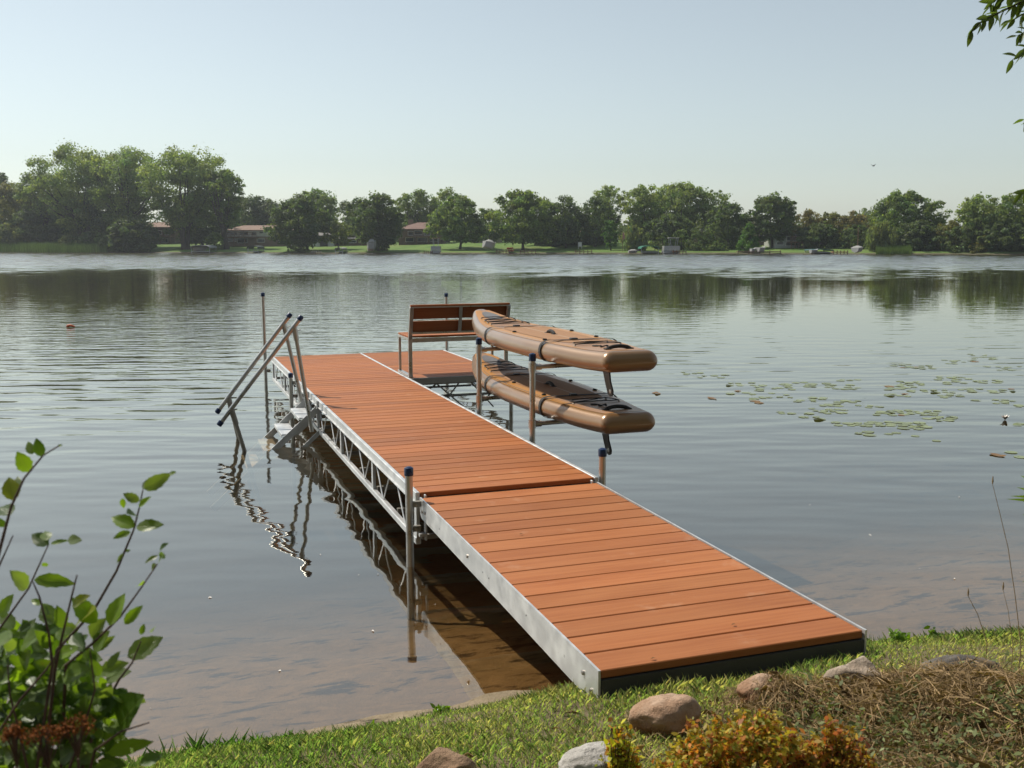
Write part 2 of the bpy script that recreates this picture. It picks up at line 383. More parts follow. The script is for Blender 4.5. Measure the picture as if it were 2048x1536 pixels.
# ------------------------------------------------------------------ terrain and water
def bshore(a): return 184-.4*a+3*np.sin(a*.05)+1.2*np.sin(a*.21)
def sstep(x, a, b): t = np.clip((x-a)/(b-a), 0, 1); return t*t*(3-2*t)
def far_z(s, a):
    up = .42*sstep(s, 0, 1.6)+1.25*sstep(s, 3, 30)+1.2*sstep(s, 28, 90)+2*sstep(s, 80, 400)
    lump = .35*sstep(s, 8, 25)*np.sin(a*.06+1.)
    return np.where(s < 0, np.maximum(-4., .14*s), up+lump)
NY = np.array([-60, -12, -6, -4.2, -3.4, -2.85, -2.60, -2.42, -2.30, -2.02, -1.2, 0, 2, 6, 14, 30, 60]); NZ = np.array([1.6, .9, .60, .52, .42, .315, .24, .155, .045, .0, -.15, -.37, -.64, -1.15, -2.1, -3.4, -4])
MD = [onz(1548, 1412, .42), onz(1915, 1430, .45), onz(1690, 1408, .42)]
def near_z(x, y):
    yy = y-.04*np.sin(x*1.7+.6)*sstep(y, -6, -2.2)*(1-sstep(y, -1, 3))+.12*sstep(x, 1.5, 2.5)*(1-sstep(y, -1, 3))
    z = np.interp(yy, NY, NZ)
    lum = np.sin(x*5.1+1.7)*np.sin(y*6.3)*.012+np.sin(x*11.3+y*3)*np.sin(y*13+x*2)*.007
    z = z+lum*(1-sstep(y, 2, 6))
    for mx_, my_, r_, h_ in ((MD[0][0], MD[0][1], .16, .05), (MD[1][0], MD[1][1], .34, .08)):
        z = z+h_*np.exp(-((x-mx_)**2+(y-my_)**2)/r_**2)
    return z
def gz(x, y):
    x = np.asarray(x, float); y = np.asarray(y, float); dx = x-CAM[0]; dy = y-CAM[1]
    a = dx*HR[0]+dy*HR[1]; bb = dx*HF[0]+dy*HF[1]; s = bb-bshore(np.clip(a, -500, 400))
    return np.where(s > 0, far_z(s, a), np.where(bb > 70, np.maximum(-4, far_z(np.minimum(s, 0), a)), near_z(x, y)))
def lines(fine0, fine1, st, lo, hi, g=1.18):
    L = list(np.arange(fine0, fine1, st)); x, d = fine1, st
    while x < hi: L.append(x); d *= g; x += d
    L.append(hi); x, d = fine0-st, st
    R_ = []
    while x > lo: R_.append(x); d *= g; x -= d
    return np.array([lo]+R_[::-1]+L)
A_ = lines(-5, 7, .08, -1500, 1500, 1.16)
B_ = np.concatenate([lines(0, 10, .08, -400, 120, 1.17)[:-1], np.arange(110, 330, 3.), np.geomspace(330, 1600, 10)])
B_ = np.unique(np.round(B_, 3))
AA, BB = np.meshgrid(A_, B_)
X = CAM[0]+AA*HR[0]+BB*HF[0]; Y = CAM[1]+AA*HR[1]+BB*HF[1]; Z = gz(X, Y)
nA, nB = len(A_), len(B_)
me = bpy.data.meshes.new('ground')
idx = (np.arange(nB-1)[:, None]*nA+np.arange(nA-1)[None]).ravel()
me.from_pydata(np.stack([X, Y, Z], -1).reshape(-1, 3).tolist(), [], np.stack([idx, idx+1, idx+1+nA, idx+nA], 1).tolist())
me.materials.append(M['ground']); me.shade_smooth()
ground = bpy.data.objects.new('ground', me); COL.objects.link(ground); tag(ground, kind='structure')
WA = np.concatenate([[-900], np.arange(-180, 150, .75), [900]]); WB = np.concatenate([[-3, 10, 25, 40], np.arange(54, 242, .125), [320, 700]])
AA, BB = np.meshgrid(WA, WB); r_ = np.random.default_rng(3)
zone = sstep(BB+9*np.sin(AA*.045+.8)*np.sin(BB*.03)+3*np.sin(AA*.13+BB*.2)-AA*.10, 54, 112)*(1-sstep(BB, 240, 260))*(np.abs(AA) < 200)*(.9+.1*np.sin(AA*.09+BB*.05))
Z = np.zeros_like(AA)
for k in range(26):                               # wind waves of the open lake, running towards the near bank
    wl = r_.uniform(.6, 1.5); an = r_.normal(0, .26); kk = 2*math.pi/wl; env = .85+.15*np.sin(AA*r_.uniform(.02, .12)+BB*r_.uniform(.02, .09)+r_.uniform(0, 6))
    Z += .0088*wl*env*np.sin(kk*(BB*math.cos(an)+AA*math.sin(an))+r_.uniform(0, 6.28))
Z *= zone
X = CAM[0]+AA*HR[0]+BB*HF[0]; Y = CAM[1]+AA*HR[1]+BB*HF[1]; nA, nB = len(WA), len(WB)
idx = (np.arange(nB-1)[:, None]*nA+np.arange(nA-1)[None]).ravel()
me = bpy.data.meshes.new('water'); me.from_pydata(np.stack([X, Y, Z], -1).reshape(-1, 3).tolist(), [], np.stack([idx, idx+1, idx+1+nA, idx+nA], 1).tolist())
me.materials.append(M['water']); me.shade_smooth(); wo = bpy.data.objects.new('water', me); COL.objects.link(wo); tag(wo, kind='structure')

# ------------------------------------------------------------------ the dock
DZ = .46; W = 1.22
tones = lambda: tuple(np.clip(np.array([1, 1, 1])*random.uniform(.84, 1.12)+np.array([random.uniform(-.02, .02), 0, random.uniform(-.02, .02)]), .8, 1.15))
def boards(mb, u0, u1, v0, v1, n, z0=DZ, z1=None, th=.032, gap=.0085):
    z1 = z0 if z1 is None else z1; st = (v1-v0)/n
    ang = math.atan2(z1-z0, v1-v0); R = np.array([[1, 0, 0], [0, math.cos(ang), -math.sin(ang)], [0, math.sin(ang), math.cos(ang)]])
    for i in range(n):
        c = v0+(i+.5)*st; t = (i+.5)/n; g = gap*random.uniform(.7, 1.25)
        mb.box(((u0+u1)/2, c, z0+(z1-z0)*t-th/2), (u1-u0, st-g, th), R, tones(), .0035)
def truss(mb, u, v0, v1, npan, side=-1, top=DZ+.003, hb=.30):
    """open side truss: channel on top, flat chord below, plates and zigzag rods"""
    mb.box((u, (v0+v1)/2, top-.035), (.028, v1-v0, .07), None, (1, 1, 1), .004)
    mb.box((u+side*.012, (v0+v1)/2, top-.067), (.03, v1-v0, .006))
    mb.box((u, (v0+v1)/2, top-hb-.02), (.036, v1-v0, .045), None, (1, 1, 1), .004)
    st = (v1-v0)/npan
    for i in range(npan+1):
        v = v0+i*st+(.028 if i == 0 else -.028 if i == npan else 0)
        mb.box((u, v, top-.07-(hb-.07)/2), (.022, .055, hb-.072))
    for i in range(npan):
        for k in range(2):
            a = v0+i*st+st*(k*.5+.08); m_ = v0+i*st+st*(k*.5+.25); e = v0+i*st+st*(k*.5+.42)
            mb.tube([(u, a, top-.066), (u, m_, top-hb+.004)], .0065, 8); mb.tube([(u, e, top-.066), (u, m_+.012, top-hb+.004)], .0065, 8)
def dock_section(name, label, u0, u1, v0, v1, n, npan, braces=False):
    loc = (u0, v0, 0); t = thing(name, label, 'dock section', loc)
    d = MB(); boards(d, u0+.004, u1-.004, v0+.002, v1-.002, n); d.build('deck', M['deck'], t, loc)
    for s_, u in ((-1, u0-.014), (1, u1+.014)):
        q_ = MB(); truss(q_, u, v0, v1, npan, s_); q_.build('side_truss', M['alu'], t, loc)
    k = max(3, int((v1-v0)/.7))
    for i in range(k+1):
        v = v0+.03+(v1-v0-.06)*i/k
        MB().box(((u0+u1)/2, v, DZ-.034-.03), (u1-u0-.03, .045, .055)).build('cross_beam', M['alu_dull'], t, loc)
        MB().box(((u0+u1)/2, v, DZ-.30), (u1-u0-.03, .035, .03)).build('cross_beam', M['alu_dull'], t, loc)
    return t
s1 = dock_section('dock_section', 'long middle dock section with stairs and paddle board rack at its sides', 0, W, 0, 5.612, 36, 4)
s2 = dock_section('dock_section', 'far end dock section beside the bench platform', 0, W, 5.622, 8.33, 17, 2)
# bench platform at the right of the far end
u0, u1, v0, v1 = W+.034, 2.463, 5.43, 8.33; loc = (u0, v0, 0)
t = thing('dock_platform', 'side platform of the dock that carries the bench', 'dock section', loc)
d = MB(); boards(d, u0+.004, u1-.004, v0+.002, v1-.002, 18); d.build('deck', M['deck'], t, loc)
q_ = MB(); truss(q_, u1+.014, v0, v1, 2, 1); q_.build('side_truss', M['alu'], t, loc)
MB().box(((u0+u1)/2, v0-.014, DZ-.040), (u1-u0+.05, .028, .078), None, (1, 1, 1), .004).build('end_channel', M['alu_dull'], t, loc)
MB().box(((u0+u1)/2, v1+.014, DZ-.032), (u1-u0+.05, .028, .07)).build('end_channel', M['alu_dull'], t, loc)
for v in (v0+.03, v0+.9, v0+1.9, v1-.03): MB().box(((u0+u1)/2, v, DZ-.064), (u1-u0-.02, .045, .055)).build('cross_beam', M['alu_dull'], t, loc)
for p0, p1, r_ in [((u0+.02, v0+.12, DZ-.25), (u1-.02, v0+.12, DZ-.25), .016), ((u0-.1, v0+1.5, DZ-.34), (u1, v0+1.5, DZ-.34), .014), ((u0+.05, v0+.1, DZ-.3), (u0+.34, v0+.03, DZ-.08), .009)]+[((u0+a, v0+.03, DZ-.075), (u0+c_, v0+.14, DZ-.42), .009) for a, c_ in ((.32, .72), (.62, .38), (.75, 1.08), (1.2, .86))]:
    MB().tube([p0, p1], r_, 8).build('brace', M['alu_dull'], t, loc)
# sloping ramp down to the bank
v0, v1, za, zb = -2.8, -.035, DZ-.042, DZ-.026; loc = (0, v0, .2)
t = thing('dock_ramp', 'sloping ramp section from the grassy bank to the dock, with plain metal sides', 'dock ramp', loc)
d = MB(); boards(d, .006, W-.006, v0+.004, v1, 16, za, zb, .034); d.build('deck', M['deck'], t, loc)
ang = math.atan2(zb-za, v1-v0); R = np.array([[1, 0, 0], [0, math.cos(ang), -math.sin(ang)], [0, math.sin(ang), math.cos(ang)]])
for u in (-.004, W+.004):
    q_ = MB(); poly = [(v0, za-.15), (v0, za+.004), (v1+.005, zb+.004), (v1+.005, zb-.085), (v1-.012, zb-.108), (v1-.045, zb-.125), (v0+1.2, za-.13)]
    q_.prism(poly, 0, u-.005, u+.005); so = q_.build('side_plate', M['alu'], t, loc)
    s_ = -1 if u < 0 else 1
    for v, dz in ((v0+.06, -.10), (v0+.14, -.06), (v0+1.72, -.065), (v1-.06, -.075), (v1-.13, -.065)):
        MB().lathe((u+s_*.004, v, za+(zb-za)*(v-v0)/(v1-v0)+dz), [(.010, 0), (.010, .007), (.006, .010)], 8, (s_, 0, 0)).build('bolt', M['bolt'], so, loc)
    for v in (v0+.8, v0+1.35, v0+1.45, v0+2.3): MB().lathe((u+s_*.0045, v, za-.06), [(.004, 0), (.004, .002)], 6, (s_, 0, 0)).build('hole', M['dark_metal'], so, loc)
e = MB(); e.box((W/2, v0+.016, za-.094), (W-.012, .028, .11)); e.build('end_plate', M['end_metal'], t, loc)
for v in (-2.3, -1.6, -.9, -.2): MB().box((W/2, v, za-.07), (W-.02, .045, .06)).build('cross_beam', M['alu_dull'], t, loc)
# hinge bracket hanging between ramp and dock
for u in (.03, W-.03):
    hb_ = MB(); hb_.box((u, -.02, DZ-.16), (.012, .03, .30), None, (1, 1, 1), .003); hb_.box((u-.02, -.02, DZ-.06), (.05, .05, .02)); hb_.box((u-.02, -.02, DZ-.27), (.05, .05, .02))
    hb_.build('hinge_bracket', M['alu'], s1, (0, 0, 0))

# ------------------------------------------------------------------ posts
def post(label, u, v, ztop, sleeve=None, side=-1, bed=None, r=.0245):
    zb_ = float(gz(u, v))-.15; t = thing('dock_post', label, 'post', (u, v, zb_), group='round metal posts along the dock')
    p = MB(); p.tube([(0, 0, 0), (0, 0, ztop-zb_-.03)], r, 18); p.build('pole', M['pipe'], t)
    c = MB(); h = ztop-zb_; c.lathe((0, 0, 0), [(r+.003, h-.058), (r+.005, h-.056), (r+.005, h-.012), (r+.003, h-.008), (r*.55, h-.001), (.001, h)], 20); c.build('cap', M['cap'], t)
    if sleeve:
        s_ = MB(); s_.lathe((0, 0, 0), [(r+.002, sleeve[0]-zb_), (r+.010, sleeve[0]-zb_), (r+.010, sleeve[1]-zb_), (r+.002, sleeve[1]-zb_)], 20)
        so = s_.build('sleeve', M['alu_dull'], t)
        for zz in (.06, .22): MB().box((-side*.045, 0, sleeve[1]-zz-zb_), (.05, .03, .035)).build('lug', M['alu_dull'], so)
        for zz in (.06, .22): MB().lathe((-side*.04, -.01, sleeve[1]-zz-zb_), [(.010, 0), (.010, .012), (.005, .013), (.005, .024)], 8, (0, -1, 0)).build('bolt', M['bolt'], so)
    return t
post('near post at the left edge of the dock, where the ramp begins', -.082, -.05, DZ+.188, (DZ-.30, DZ+.003), -1)
post('near post at the right edge of the dock, below the boards on the rack', W+.062, .015, DZ+.20, None, 1)
post('short post with a dark cap behind the swim stairs', -.082, 5.82, DZ+.078, (DZ-.28, DZ+.02), -1)
post('tall post standing at the far left corner of the dock', -.085, 8.70, DZ+.885, (DZ-.30, DZ-.02), -1)
post('tall post behind the bench at the far edge of the platform', 2.545, 8.42, DZ+.842, None, 1)
post('short post half hidden by the boards at the near corner of the bench platform', 2.50, 5.38, DZ+.125, None, 1)

# ------------------------------------------------------------------ swim stairs with two handrails
loc = (-.35, 4.39, 0); t = thing('dock_stairs', 'metal swim stairs with two long sloping handrails on the left of the dock', 'stairs', loc)
VN, VF = 4.03, 4.75
def at_px(x, y, v): d_ = ray(x, y); k = (v-CAM[1])/d_[1]; return CAM+d_*k
for v, tp, bp, foot, obase, otop, uptop in ((VN, (603, 633), (438, 850), (622, 852), (489, 902), (471, 803), (598, 652)), (VF, (581, 628), (434, 825), (603, 800), (476.5, 875), (460, 783), (576, 646))):
    s_ = 1 if v == VN else -1
    a, b_ = at_px(*tp, v), at_px(*bp, v); d_ = (a-b_)/np.linalg.norm(a-b_)
    h = MB(); h.tube([b_, a], .0225, 16); ho = h.build('handrail', M['pipe'], t, loc)
    for e0, dr in ((a, d_), (b_, -d_)):
        c = MB(); c.lathe(e0-dr*.045, [(.024, 0), (.0275, .002), (.0275, .044), (.022, .052), (.001, .054)], 16, dr); c.build('end_cap', M['cap'], ho, loc)
    f0, f1 = at_px(*foot, v), a-d_*.12-np.array([0, 0, .012]); dn = (f1-f0)/np.linalg.norm(f1-f0)
    u_ = MB(); u_.tube([f0-dn*.06, f1], .021, 14); u_.tube([f1-dn*.13, f1+dn*.0], .0275, 14); u_.tube([f1-dn*.03+np.array([.03, 0, .0]), f1-dn*.03+np.array([.06, -.005, .005])], .006, 8); u_.build('upright', M['pipe'], t, loc)
    o0, o1 = at_px(*obase, v), b_+d_*.20-np.array([0, 0, .012]); dn = (o1-o0)/np.linalg.norm(o1-o0)
    u_ = MB(); u_.tube([o0-dn*.75, o1], .021, 14); u_.tube([o1-dn*.15, o1+dn*.01], .0275, 14); u_.tube([o1+np.array([.02, 0, .0]), o1+np.array([.055, -.005, .005])], .006, 8); u_.build('upright', M['alu_dull'], t, loc)
sw = onz(553, 899, 0)[0]      # where the stringers enter the water
top_s = np.array([-.045, 0, DZ-.085]); dirs = np.array([sw-.0-top_s[0], 0, -top_s[2]]); L = np.linalg.norm(dirs); dirs /= L
for v in (VN+.02, VF-.02):
    g = MB(); a = top_s+np.array([0, v, 0]); b_ = a+dirs*(L+.85)
    g.bar(a, b_, .012, .062, (0, 0, 1)); g.bar(a+np.array([.06, 0, -.20]), a+np.array([.06, 0, -.20])+dirs*(L*.75), .012, .04)
    g.box((a[0]+.02, v, DZ-.10), (.05, .014, .20)); g.build('stringer', M['alu'], t, loc)
for k in range(4):
    p_ = top_s+dirs*(.13+k*.235); g = MB(); g.box((p_[0]-.01, (VN+VF)/2, p_[2]), (.15, VF-VN-.062, .012), None, (1, 1, 1), .003)
    g.box((p_[0]-.085, (VN+VF)/2, p_[2]-.012), (.006, VF-VN-.062, .03)); g.build('tread', M['alu'], t, loc)

# ------------------------------------------------------------------ bench
loc = (1.26, 5.50, DZ); t = thing('bench', 'bench with red brown slats on a metal frame, facing the lake on the side platform', 'bench', loc)
BU0, BU1, BV0, BV1 = 1.275, 2.47, 5.49, 6.02
st_ = MB()
for i in range(4): st_.box(((BU0+BU1)/2, BV0+.115+i*.128, DZ+.478), (BU1-BU0+.02, .122, .024), None, tones(), .003)
st_.build('seat', M['deck'], t, loc)
bk = MB()
def backp(h): return BV0-.02-.10*(h-.45)/.4            # the back leans towards the shore
for h in (.60, .765): bk.bar((BU0-.005, backp(h)+.03, DZ+h-.0), (BU1+.005, backp(h)+.03, DZ+h), .024, .142, (0, -.25, 1), .003, tuple(.68*q_ for q_ in tones()))  # slat colour toned down to carry the shade on the bench back
bk.bar((BU0-.012, backp(.85)+.012, DZ+.853), (BU1+.012, backp(.85)+.012, DZ+.853), .05, .022, (0, 0, 1), .003, tones())
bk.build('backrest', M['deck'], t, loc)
for u in (BU0, BU1):
    lg = MB(); lg.bar((u, BV0-.01, DZ), (u, BV0-.01, DZ+.47), .045, .03, (0, 1, 0), .003); lg.bar((u, BV0-.01, DZ+.46), (u, backp(.84), DZ+.84), .045, .034, (0, 1, 0), .003); lg.build('leg', M['pipe'], t, loc)
    lg = MB(); lg.bar((u, BV1, DZ), (u, BV1, DZ+.45), .03, .03, (0, 1, 0), .003); lg.build('leg', M['pipe'], t, loc)
    MB().bar((u, BV0-.03, DZ+.016), (u, BV1+.03, DZ+.016), .05, .028, (0, 0, 1), .003).build('foot_rail', M['pipe'], t, loc); MB().bar((u, BV0, DZ+.452), (u, BV1+.01, DZ+.452), .034, .028, (0, 0, 1), .003).build('seat_rail', M['pipe'], t, loc)
fr_ = MB(); fr_.bar((BU0, BV0-.005, DZ+.44), (BU1, BV0-.005, DZ+.44), .026, .05); fr_.bar((BU0, BV1, DZ+.452), (BU1, BV1, DZ+.452), .026, .028)
fr_.bar((BU0, backp(.835)-.002, DZ+.835), (BU1, backp(.835)-.002, DZ+.835), .022, .014); fr_.bar((BU0, backp(.53)-.002, DZ+.527), (BU1, backp(.53)-.002, DZ+.527), .03, .022)
fr_.bar(((BU0+BU1)/2, backp(.53), DZ+.53), ((BU0+BU1)/2, backp(.83), DZ+.83), .04, .014, (0, 1, 0)); fr_.build('frame', M['pipe'], t, loc)

# ------------------------------------------------------------------ rack and paddle boards
RU = W+.10; RV = (1.48, 2.92); AZ = (DZ+.115, DZ+.583)
zb_ = float(gz(RU, 2.))-.3; loc = (RU, 2.2, zb_)
t = thing('board_rack', 'two post metal rack holding two paddle boards off the right side of the dock', 'rack', loc)
for v in RV:
    p = MB(); p.tube([(RU, v, zb_), (RU, v, DZ+.67)], .0245, 18); po = p.build('post', M['pipe'], t, loc)
    c = MB(); c.lathe((RU, v, DZ), [(.0275, .632), (.0295, .634), (.0295, .684), (.027, .69), (.013, .697), (.001, .698)], 18); c.build('cap', M['cap'], po, loc)
    for z in AZ:
        a = MB(); a.tube([(RU+.02, v, z), (RU+.80, v, z+.012), (RU+.90, v, z+.09)], .019, 12); a.lathe((RU, v, z), [(.025, -.035), (.031, -.034), (.031, .034), (.025, .035)], 16); a.tube([(RU+.02, v, z), (RU+.075, v, z)], .026, 12)
        a.build('arm', M['pipe'], t, loc)
BL, TH = 3.66, .158; CU = 1.785
PW = np.array([[-.02, .222], [0, .225], [.02, .238], [.05, .256], [.1, .285], [.2, .337], [.35, .383], [.5, .395], [.62, .378], [.73, .336], [.82, .280], [.89, .222], [.94, .172], [.975, .128], [1.0, .088], [1.03, .03]])
_d = np.linspace(-.02, 1.03, 2101); _w = np.interp(_d, PW[:, 0], PW[:, 1]); _k = np.exp(-.5*(np.arange(-90, 91)/32.)**2); _k /= _k.sum()
_w = np.convolve(np.pad(_w, 90, mode='edge'), _k, 'valid')
def hw_s(s): return max(.012, float(np.interp(s, _d, _w)))
def rock(s): return .10*max(0, (s-.68)/.32)**2*1.0+.012*max(0, (.12-s)/.12)**2
def make_board(name, label, ztop, v0, mat_extra):
    root = thing(name, label, 'paddle board', (CU, v0, ztop))
    S = np.unique(np.concatenate([np.linspace(0, .06, 13), np.linspace(.06, .94, 64), np.linspace(.94, 1, 12)]))
    hull = MB(); topm = MB(); nseg = 12; rings = []
    for s in S:
        wv = hw_s(s); z = rock(s); th = TH*(1 if s < .94 else 1-.12*((s-.94)/.06)**1.5); r = min(th/2, wv*.98)
        if s < .03: r = r
        ring = []
        for sgn in (1, -1):
            ks = range(nseg+1) if sgn == 1 else range(nseg, -1, -1)
            for k in ks:
                an = math.pi/2-math.pi*k/nseg
                if sgn == -1: an = an
                ring.append((sgn*(wv-r+r*math.cos(an)), s*BL, z-th/2+th/2*math.sin(an)))
        rings.append(ring)
    # rounded ends: pull in a dome at the tail
    n = len(rings[0]); vs = [p for r_ in rings for p in r_]
    noses = [[(x*(1-.35*(1-math.cos(q_))), BL+.075*math.sin(q_), (z-rock(1)+TH/2)*math.cos(q_)-TH/2+rock(1)) for x, y, z in rings[-1]] for q_ in (.3, .6, .85, 1.1, 1.3, 1.48)]
    tails = [[(x*(1-.20*(1-math.cos(q_))), -.062*math.sin(q_), (z+TH/2)*math.cos(q_)-TH/2) for x, y, z in rings[0]] for q_ in (1.45, 1.2, .95, .7, .45, .22)]
    vs = [p for t_ in tails for p in t_]+vs+[p for t_ in noses for p in t_]; m_ = len(rings)+len(tails)+len(noses)
    fs = [(i*n+k, i*n+(k+1) % n, (i+1)*n+(k+1) % n, (i+1)*n+k) for i in range(m_-1) for k in range(n)]
    fs += [tuple(range(n))[::-1], tuple(range((m_-1)*n, m_*n))]
    hull.add(vs, fs); ho = hull.build('hull', M['skin_side'], root, angle=80)
    # printed deck skin just above the hull, its border orange, its middle panel wood brown
    cols = 17; vv = []; pan = []
    S2 = S[(S > .004) & (S < .985)]
    for s in S2:
        wv = max(.004, hw_s(s)-TH*.36*(1 if s < .9 else max(.35, 1-(s-.9)*5)))
        for k in range(cols):
            q_ = -1+2*k/(cols-1); x = q_*wv
            drop = .0035*abs(q_)**6
            vv.append((x, s*BL, rock(s)+.0025-drop*1.2))
            pw = .22*min(1, max(0, (1.02-s)/.35))
            pan.append(1. if (abs(x) < pw and s > .012) else 0.)
    fs = [(i*cols+k, i*cols+k+1, (i+1)*cols+k+1, (i+1)*cols+k) for i in range(len(S2)-1) for k in range(cols-1)]
    topm.add(vv, fs); to = topm.build('deck_skin', M['board_top'], root)
    pa = to.data.attributes.new('panel', 'FLOAT', 'POINT'); pa.data.foreach_set('value', np.array(pan, np.float32))
    # foam pad
    pd = MB(); vv = []; SP = np.linspace(.215, .70, 40); cols = 9
    for s in SP:
        wv = (hw_s(s)-.165)*(1 if s < .6 else max(.15, 1-((s-.6)/.1)**2*.55)); wv = min(wv, .28)*(1 if s > .235 else .8+.2*(s-.215)/.02)
        for k in range(cols): vv.append(((-1+2*k/(cols-1))*wv, s*BL, rock(s)+.009-(0.004 if k in (0, cols-1) else 0)))
    fs = [(i*cols+k, i*cols+k+1, (i+1)*cols+k+1, (i+1)*cols+k) for i in range(len(SP)-1) for k in range(cols-1)]
    pd.add(vv, fs); pd.build('deck_pad', M['pad'], root)
    em = MB(); ps = []
    for k in range(20): an = 2*math.pi*k/20; ps.append((.085*math.cos(an), .945*BL*.985+.22*math.sin(an)))
    em.add([(x*(1-.5*(y-.93*BL)), y-.12, rock((y-.12)/BL)+.006) for x, y in ps], [tuple(range(20))]); em.build('nose_emblem', M['emblem'], root)
    # carry handles
    def handle(name, s, along, ln, hgt):
        h = MB(); z = rock(s)+.006; pts = []
        for k in range(9):
            q_ = k/8; e_ = (q_-.5)*ln; pts.append(((0 if along else e_), s*BL+(e_ if along else 0), z+hgt*math.sin(math.pi*q_)**.6))
        h.tube(pts, .015, 8)
        for q_ in (0, 1):
            e_ = (q_-.5)*ln; h.box(((0 if along else e_), s*BL+(e_ if along else 0), z+.002), (.045, .05, .008), None, (1, 1, 1), .002)
        return h.build(name, M['black'], root)
    handle('centre_handle', .435, True, .17, .026); handle('tail_handle', .05, False, .19, .02)
    # bungee nets fore and aft with their eyelets
    def net(s0, s1, wid, rows):
        c = MB(); eys = []; zz = lambda s: rock(s)+.011
        pts = []
        for r_ in range(rows):
            s = s0+(s1-s0)*r_/(rows-1)
            for sg in ((-1, 1) if r_ % 2 == 0 else (1, -1)):
                pts.append((sg*wid*(1-.25*r_/(rows-1)), s*BL, zz(s)+.003))
                eys.append((sg*wid*(1-.25*r_/(rows-1)), s*BL, zz(s)-.008))
        for i in range(len(pts)-1): c.tube([pts[i], tuple((np.array(pts[i])+np.array(pts[i+1]))/2+np.array([0, 0, .004])), pts[i+1]], .0042, 6, False)
        for r_ in range(rows-1):                       # crossing diagonal
            s_, e_ = s0+(s1-s0)*r_/(rows-1), s0+(s1-s0)*(r_+1)/(rows-1)
            c.tube([(-wid*(1-.25*r_/(rows-1)), s_*BL, zz(s_)+.005), (wid*(1-.25*(r_+1)/(rows-1)), e_*BL, zz(e_)+.005)], .0042, 6, False)
        co = c.build('bungee_cord', M['black'], root)
        for p_ in eys: MB().lathe(p_, [(.010, 0), (.010, .003), (.004, .007)], 8).build('eyelet', M['bolt'], co)
    net(.735, .865, .20, 4); net(.155, .195, .20, 2)
    for x, s in ((-.235, .52), (.30, .5), (-.25, .30), (.27, .33)):
        d_ = MB(); d_.lathe((x, s*BL, rock(s)), [(.02, .003), (.02, .008), (.006, .011)], 10); d_.tube([(x+.014*math.cos(k), s*BL+.018*math.sin(k), .012) for k in np.linspace(0, 6.28, 10)], .003, 6, False); d_.build('tie_ring', M['black'], root)
    # leash coil near the tail
    le = MB(); le.tube([(-.03+.035*math.cos(k)-.0*k, .105*BL+.018*math.sin(k)+.0*k, .012+.004*math.sin(3*k)) for k in np.linspace(0, 18, 60)], .0045, 6); le.build('leash', M['black'], root)
    va = MB(); va.lathe((-.06, .13*BL, .003), [(.03, 0), (.03, .006), (.012, .009)], 14); va.build('valve', M['black'], root)
    # tail fin: swept blade under the board
    f = MB(); fs_ = .098
    poly = [(fs_*BL+.12, -TH+.004), (fs_*BL-.01, -TH+.004), (fs_*BL-.035, -TH-.10), (fs_*BL-.085, -TH-.175), (fs_*BL-.08, -TH-.205), (fs_*BL-.05, -TH-.22), (fs_*BL-.0, -TH-.21), (fs_*BL+.05, -TH-.13)]
    f.prism(poly, 0, -.006, .006); fo = f.build('fin', M['fin'], root)
    sc_ = MB(); sc_.lathe((-.006, fs_*BL-.045, -TH-.18), [(.017, 0), (.017, .003), (.010, .005)], 12, (-1, 0, 0)); sc_.build('screw', M['screw'], fo)
    return root
make_board('paddle_board', 'upper paddle board, whole tan deck in full sun, on the top arms of the rack', DZ+.768, .66, None)
make_board('paddle_board', 'lower paddle board lying in the shade of the upper one', DZ+.298, .68, None)
def strap(label, ztop, s, v0):
    loc = (CU, v0+s*BL, ztop); t = thing('tie_down_strap', label, 'strap', loc)
    wv = hw_s(s)+.004; r = TH/2+.004; z = rock(s); pts = []
    for k in range(13): an = math.pi/2+math.pi*k/12; pts.append((-(wv-r)+r*math.cos(an), z-TH/2+r*math.sin(an)))
    for k in range(13): an = -math.pi/2+math.pi*k/12; pts.append(((wv-r)+r*math.cos(an), z-TH/2+r*math.sin(an)))
    pts.append(pts[0]); o = MB(); n = len(pts); vs = []
    for x, zz in pts:
        c_ = np.array([x, zz+TH/2]); k = 1+.004/max(.05, np.linalg.norm(c_)); sk = .03*(zz+TH/2)/TH
        for y, kk in ((-.022, 1), (.022, 1), (.022, k), (-.022, k)): vs.append((x*kk, y+sk, (zz+TH/2)*kk-TH/2+(0.010 if zz > -TH*.25 else 0)))
    fs = [(i*4+j, i*4+(j+1) % 4, (i+1)*4+(j+1) % 4, (i+1)*4+j) for i in range(n-1) for j in range(4)]
    o.add(vs, fs); o.build('webbing', M['black'], t)
    bu = MB(); bu.box((-.05, 0.012, z+.022), (.06, .05, .012), None, (1, 1, 1), .003); bu.build('buckle', M['dark_metal'], t)
for nm_, zt, v0 in (('upper', DZ+.768, .66), ('lower', DZ+.298, .68)):
    strap(f'black strap round the {nm_} paddle board at the near rack post', zt, (1.60-v0)/BL, v0)
    strap(f'black strap round the {nm_} paddle board at the far rack post', zt, (3.02-v0)/BL, v0)


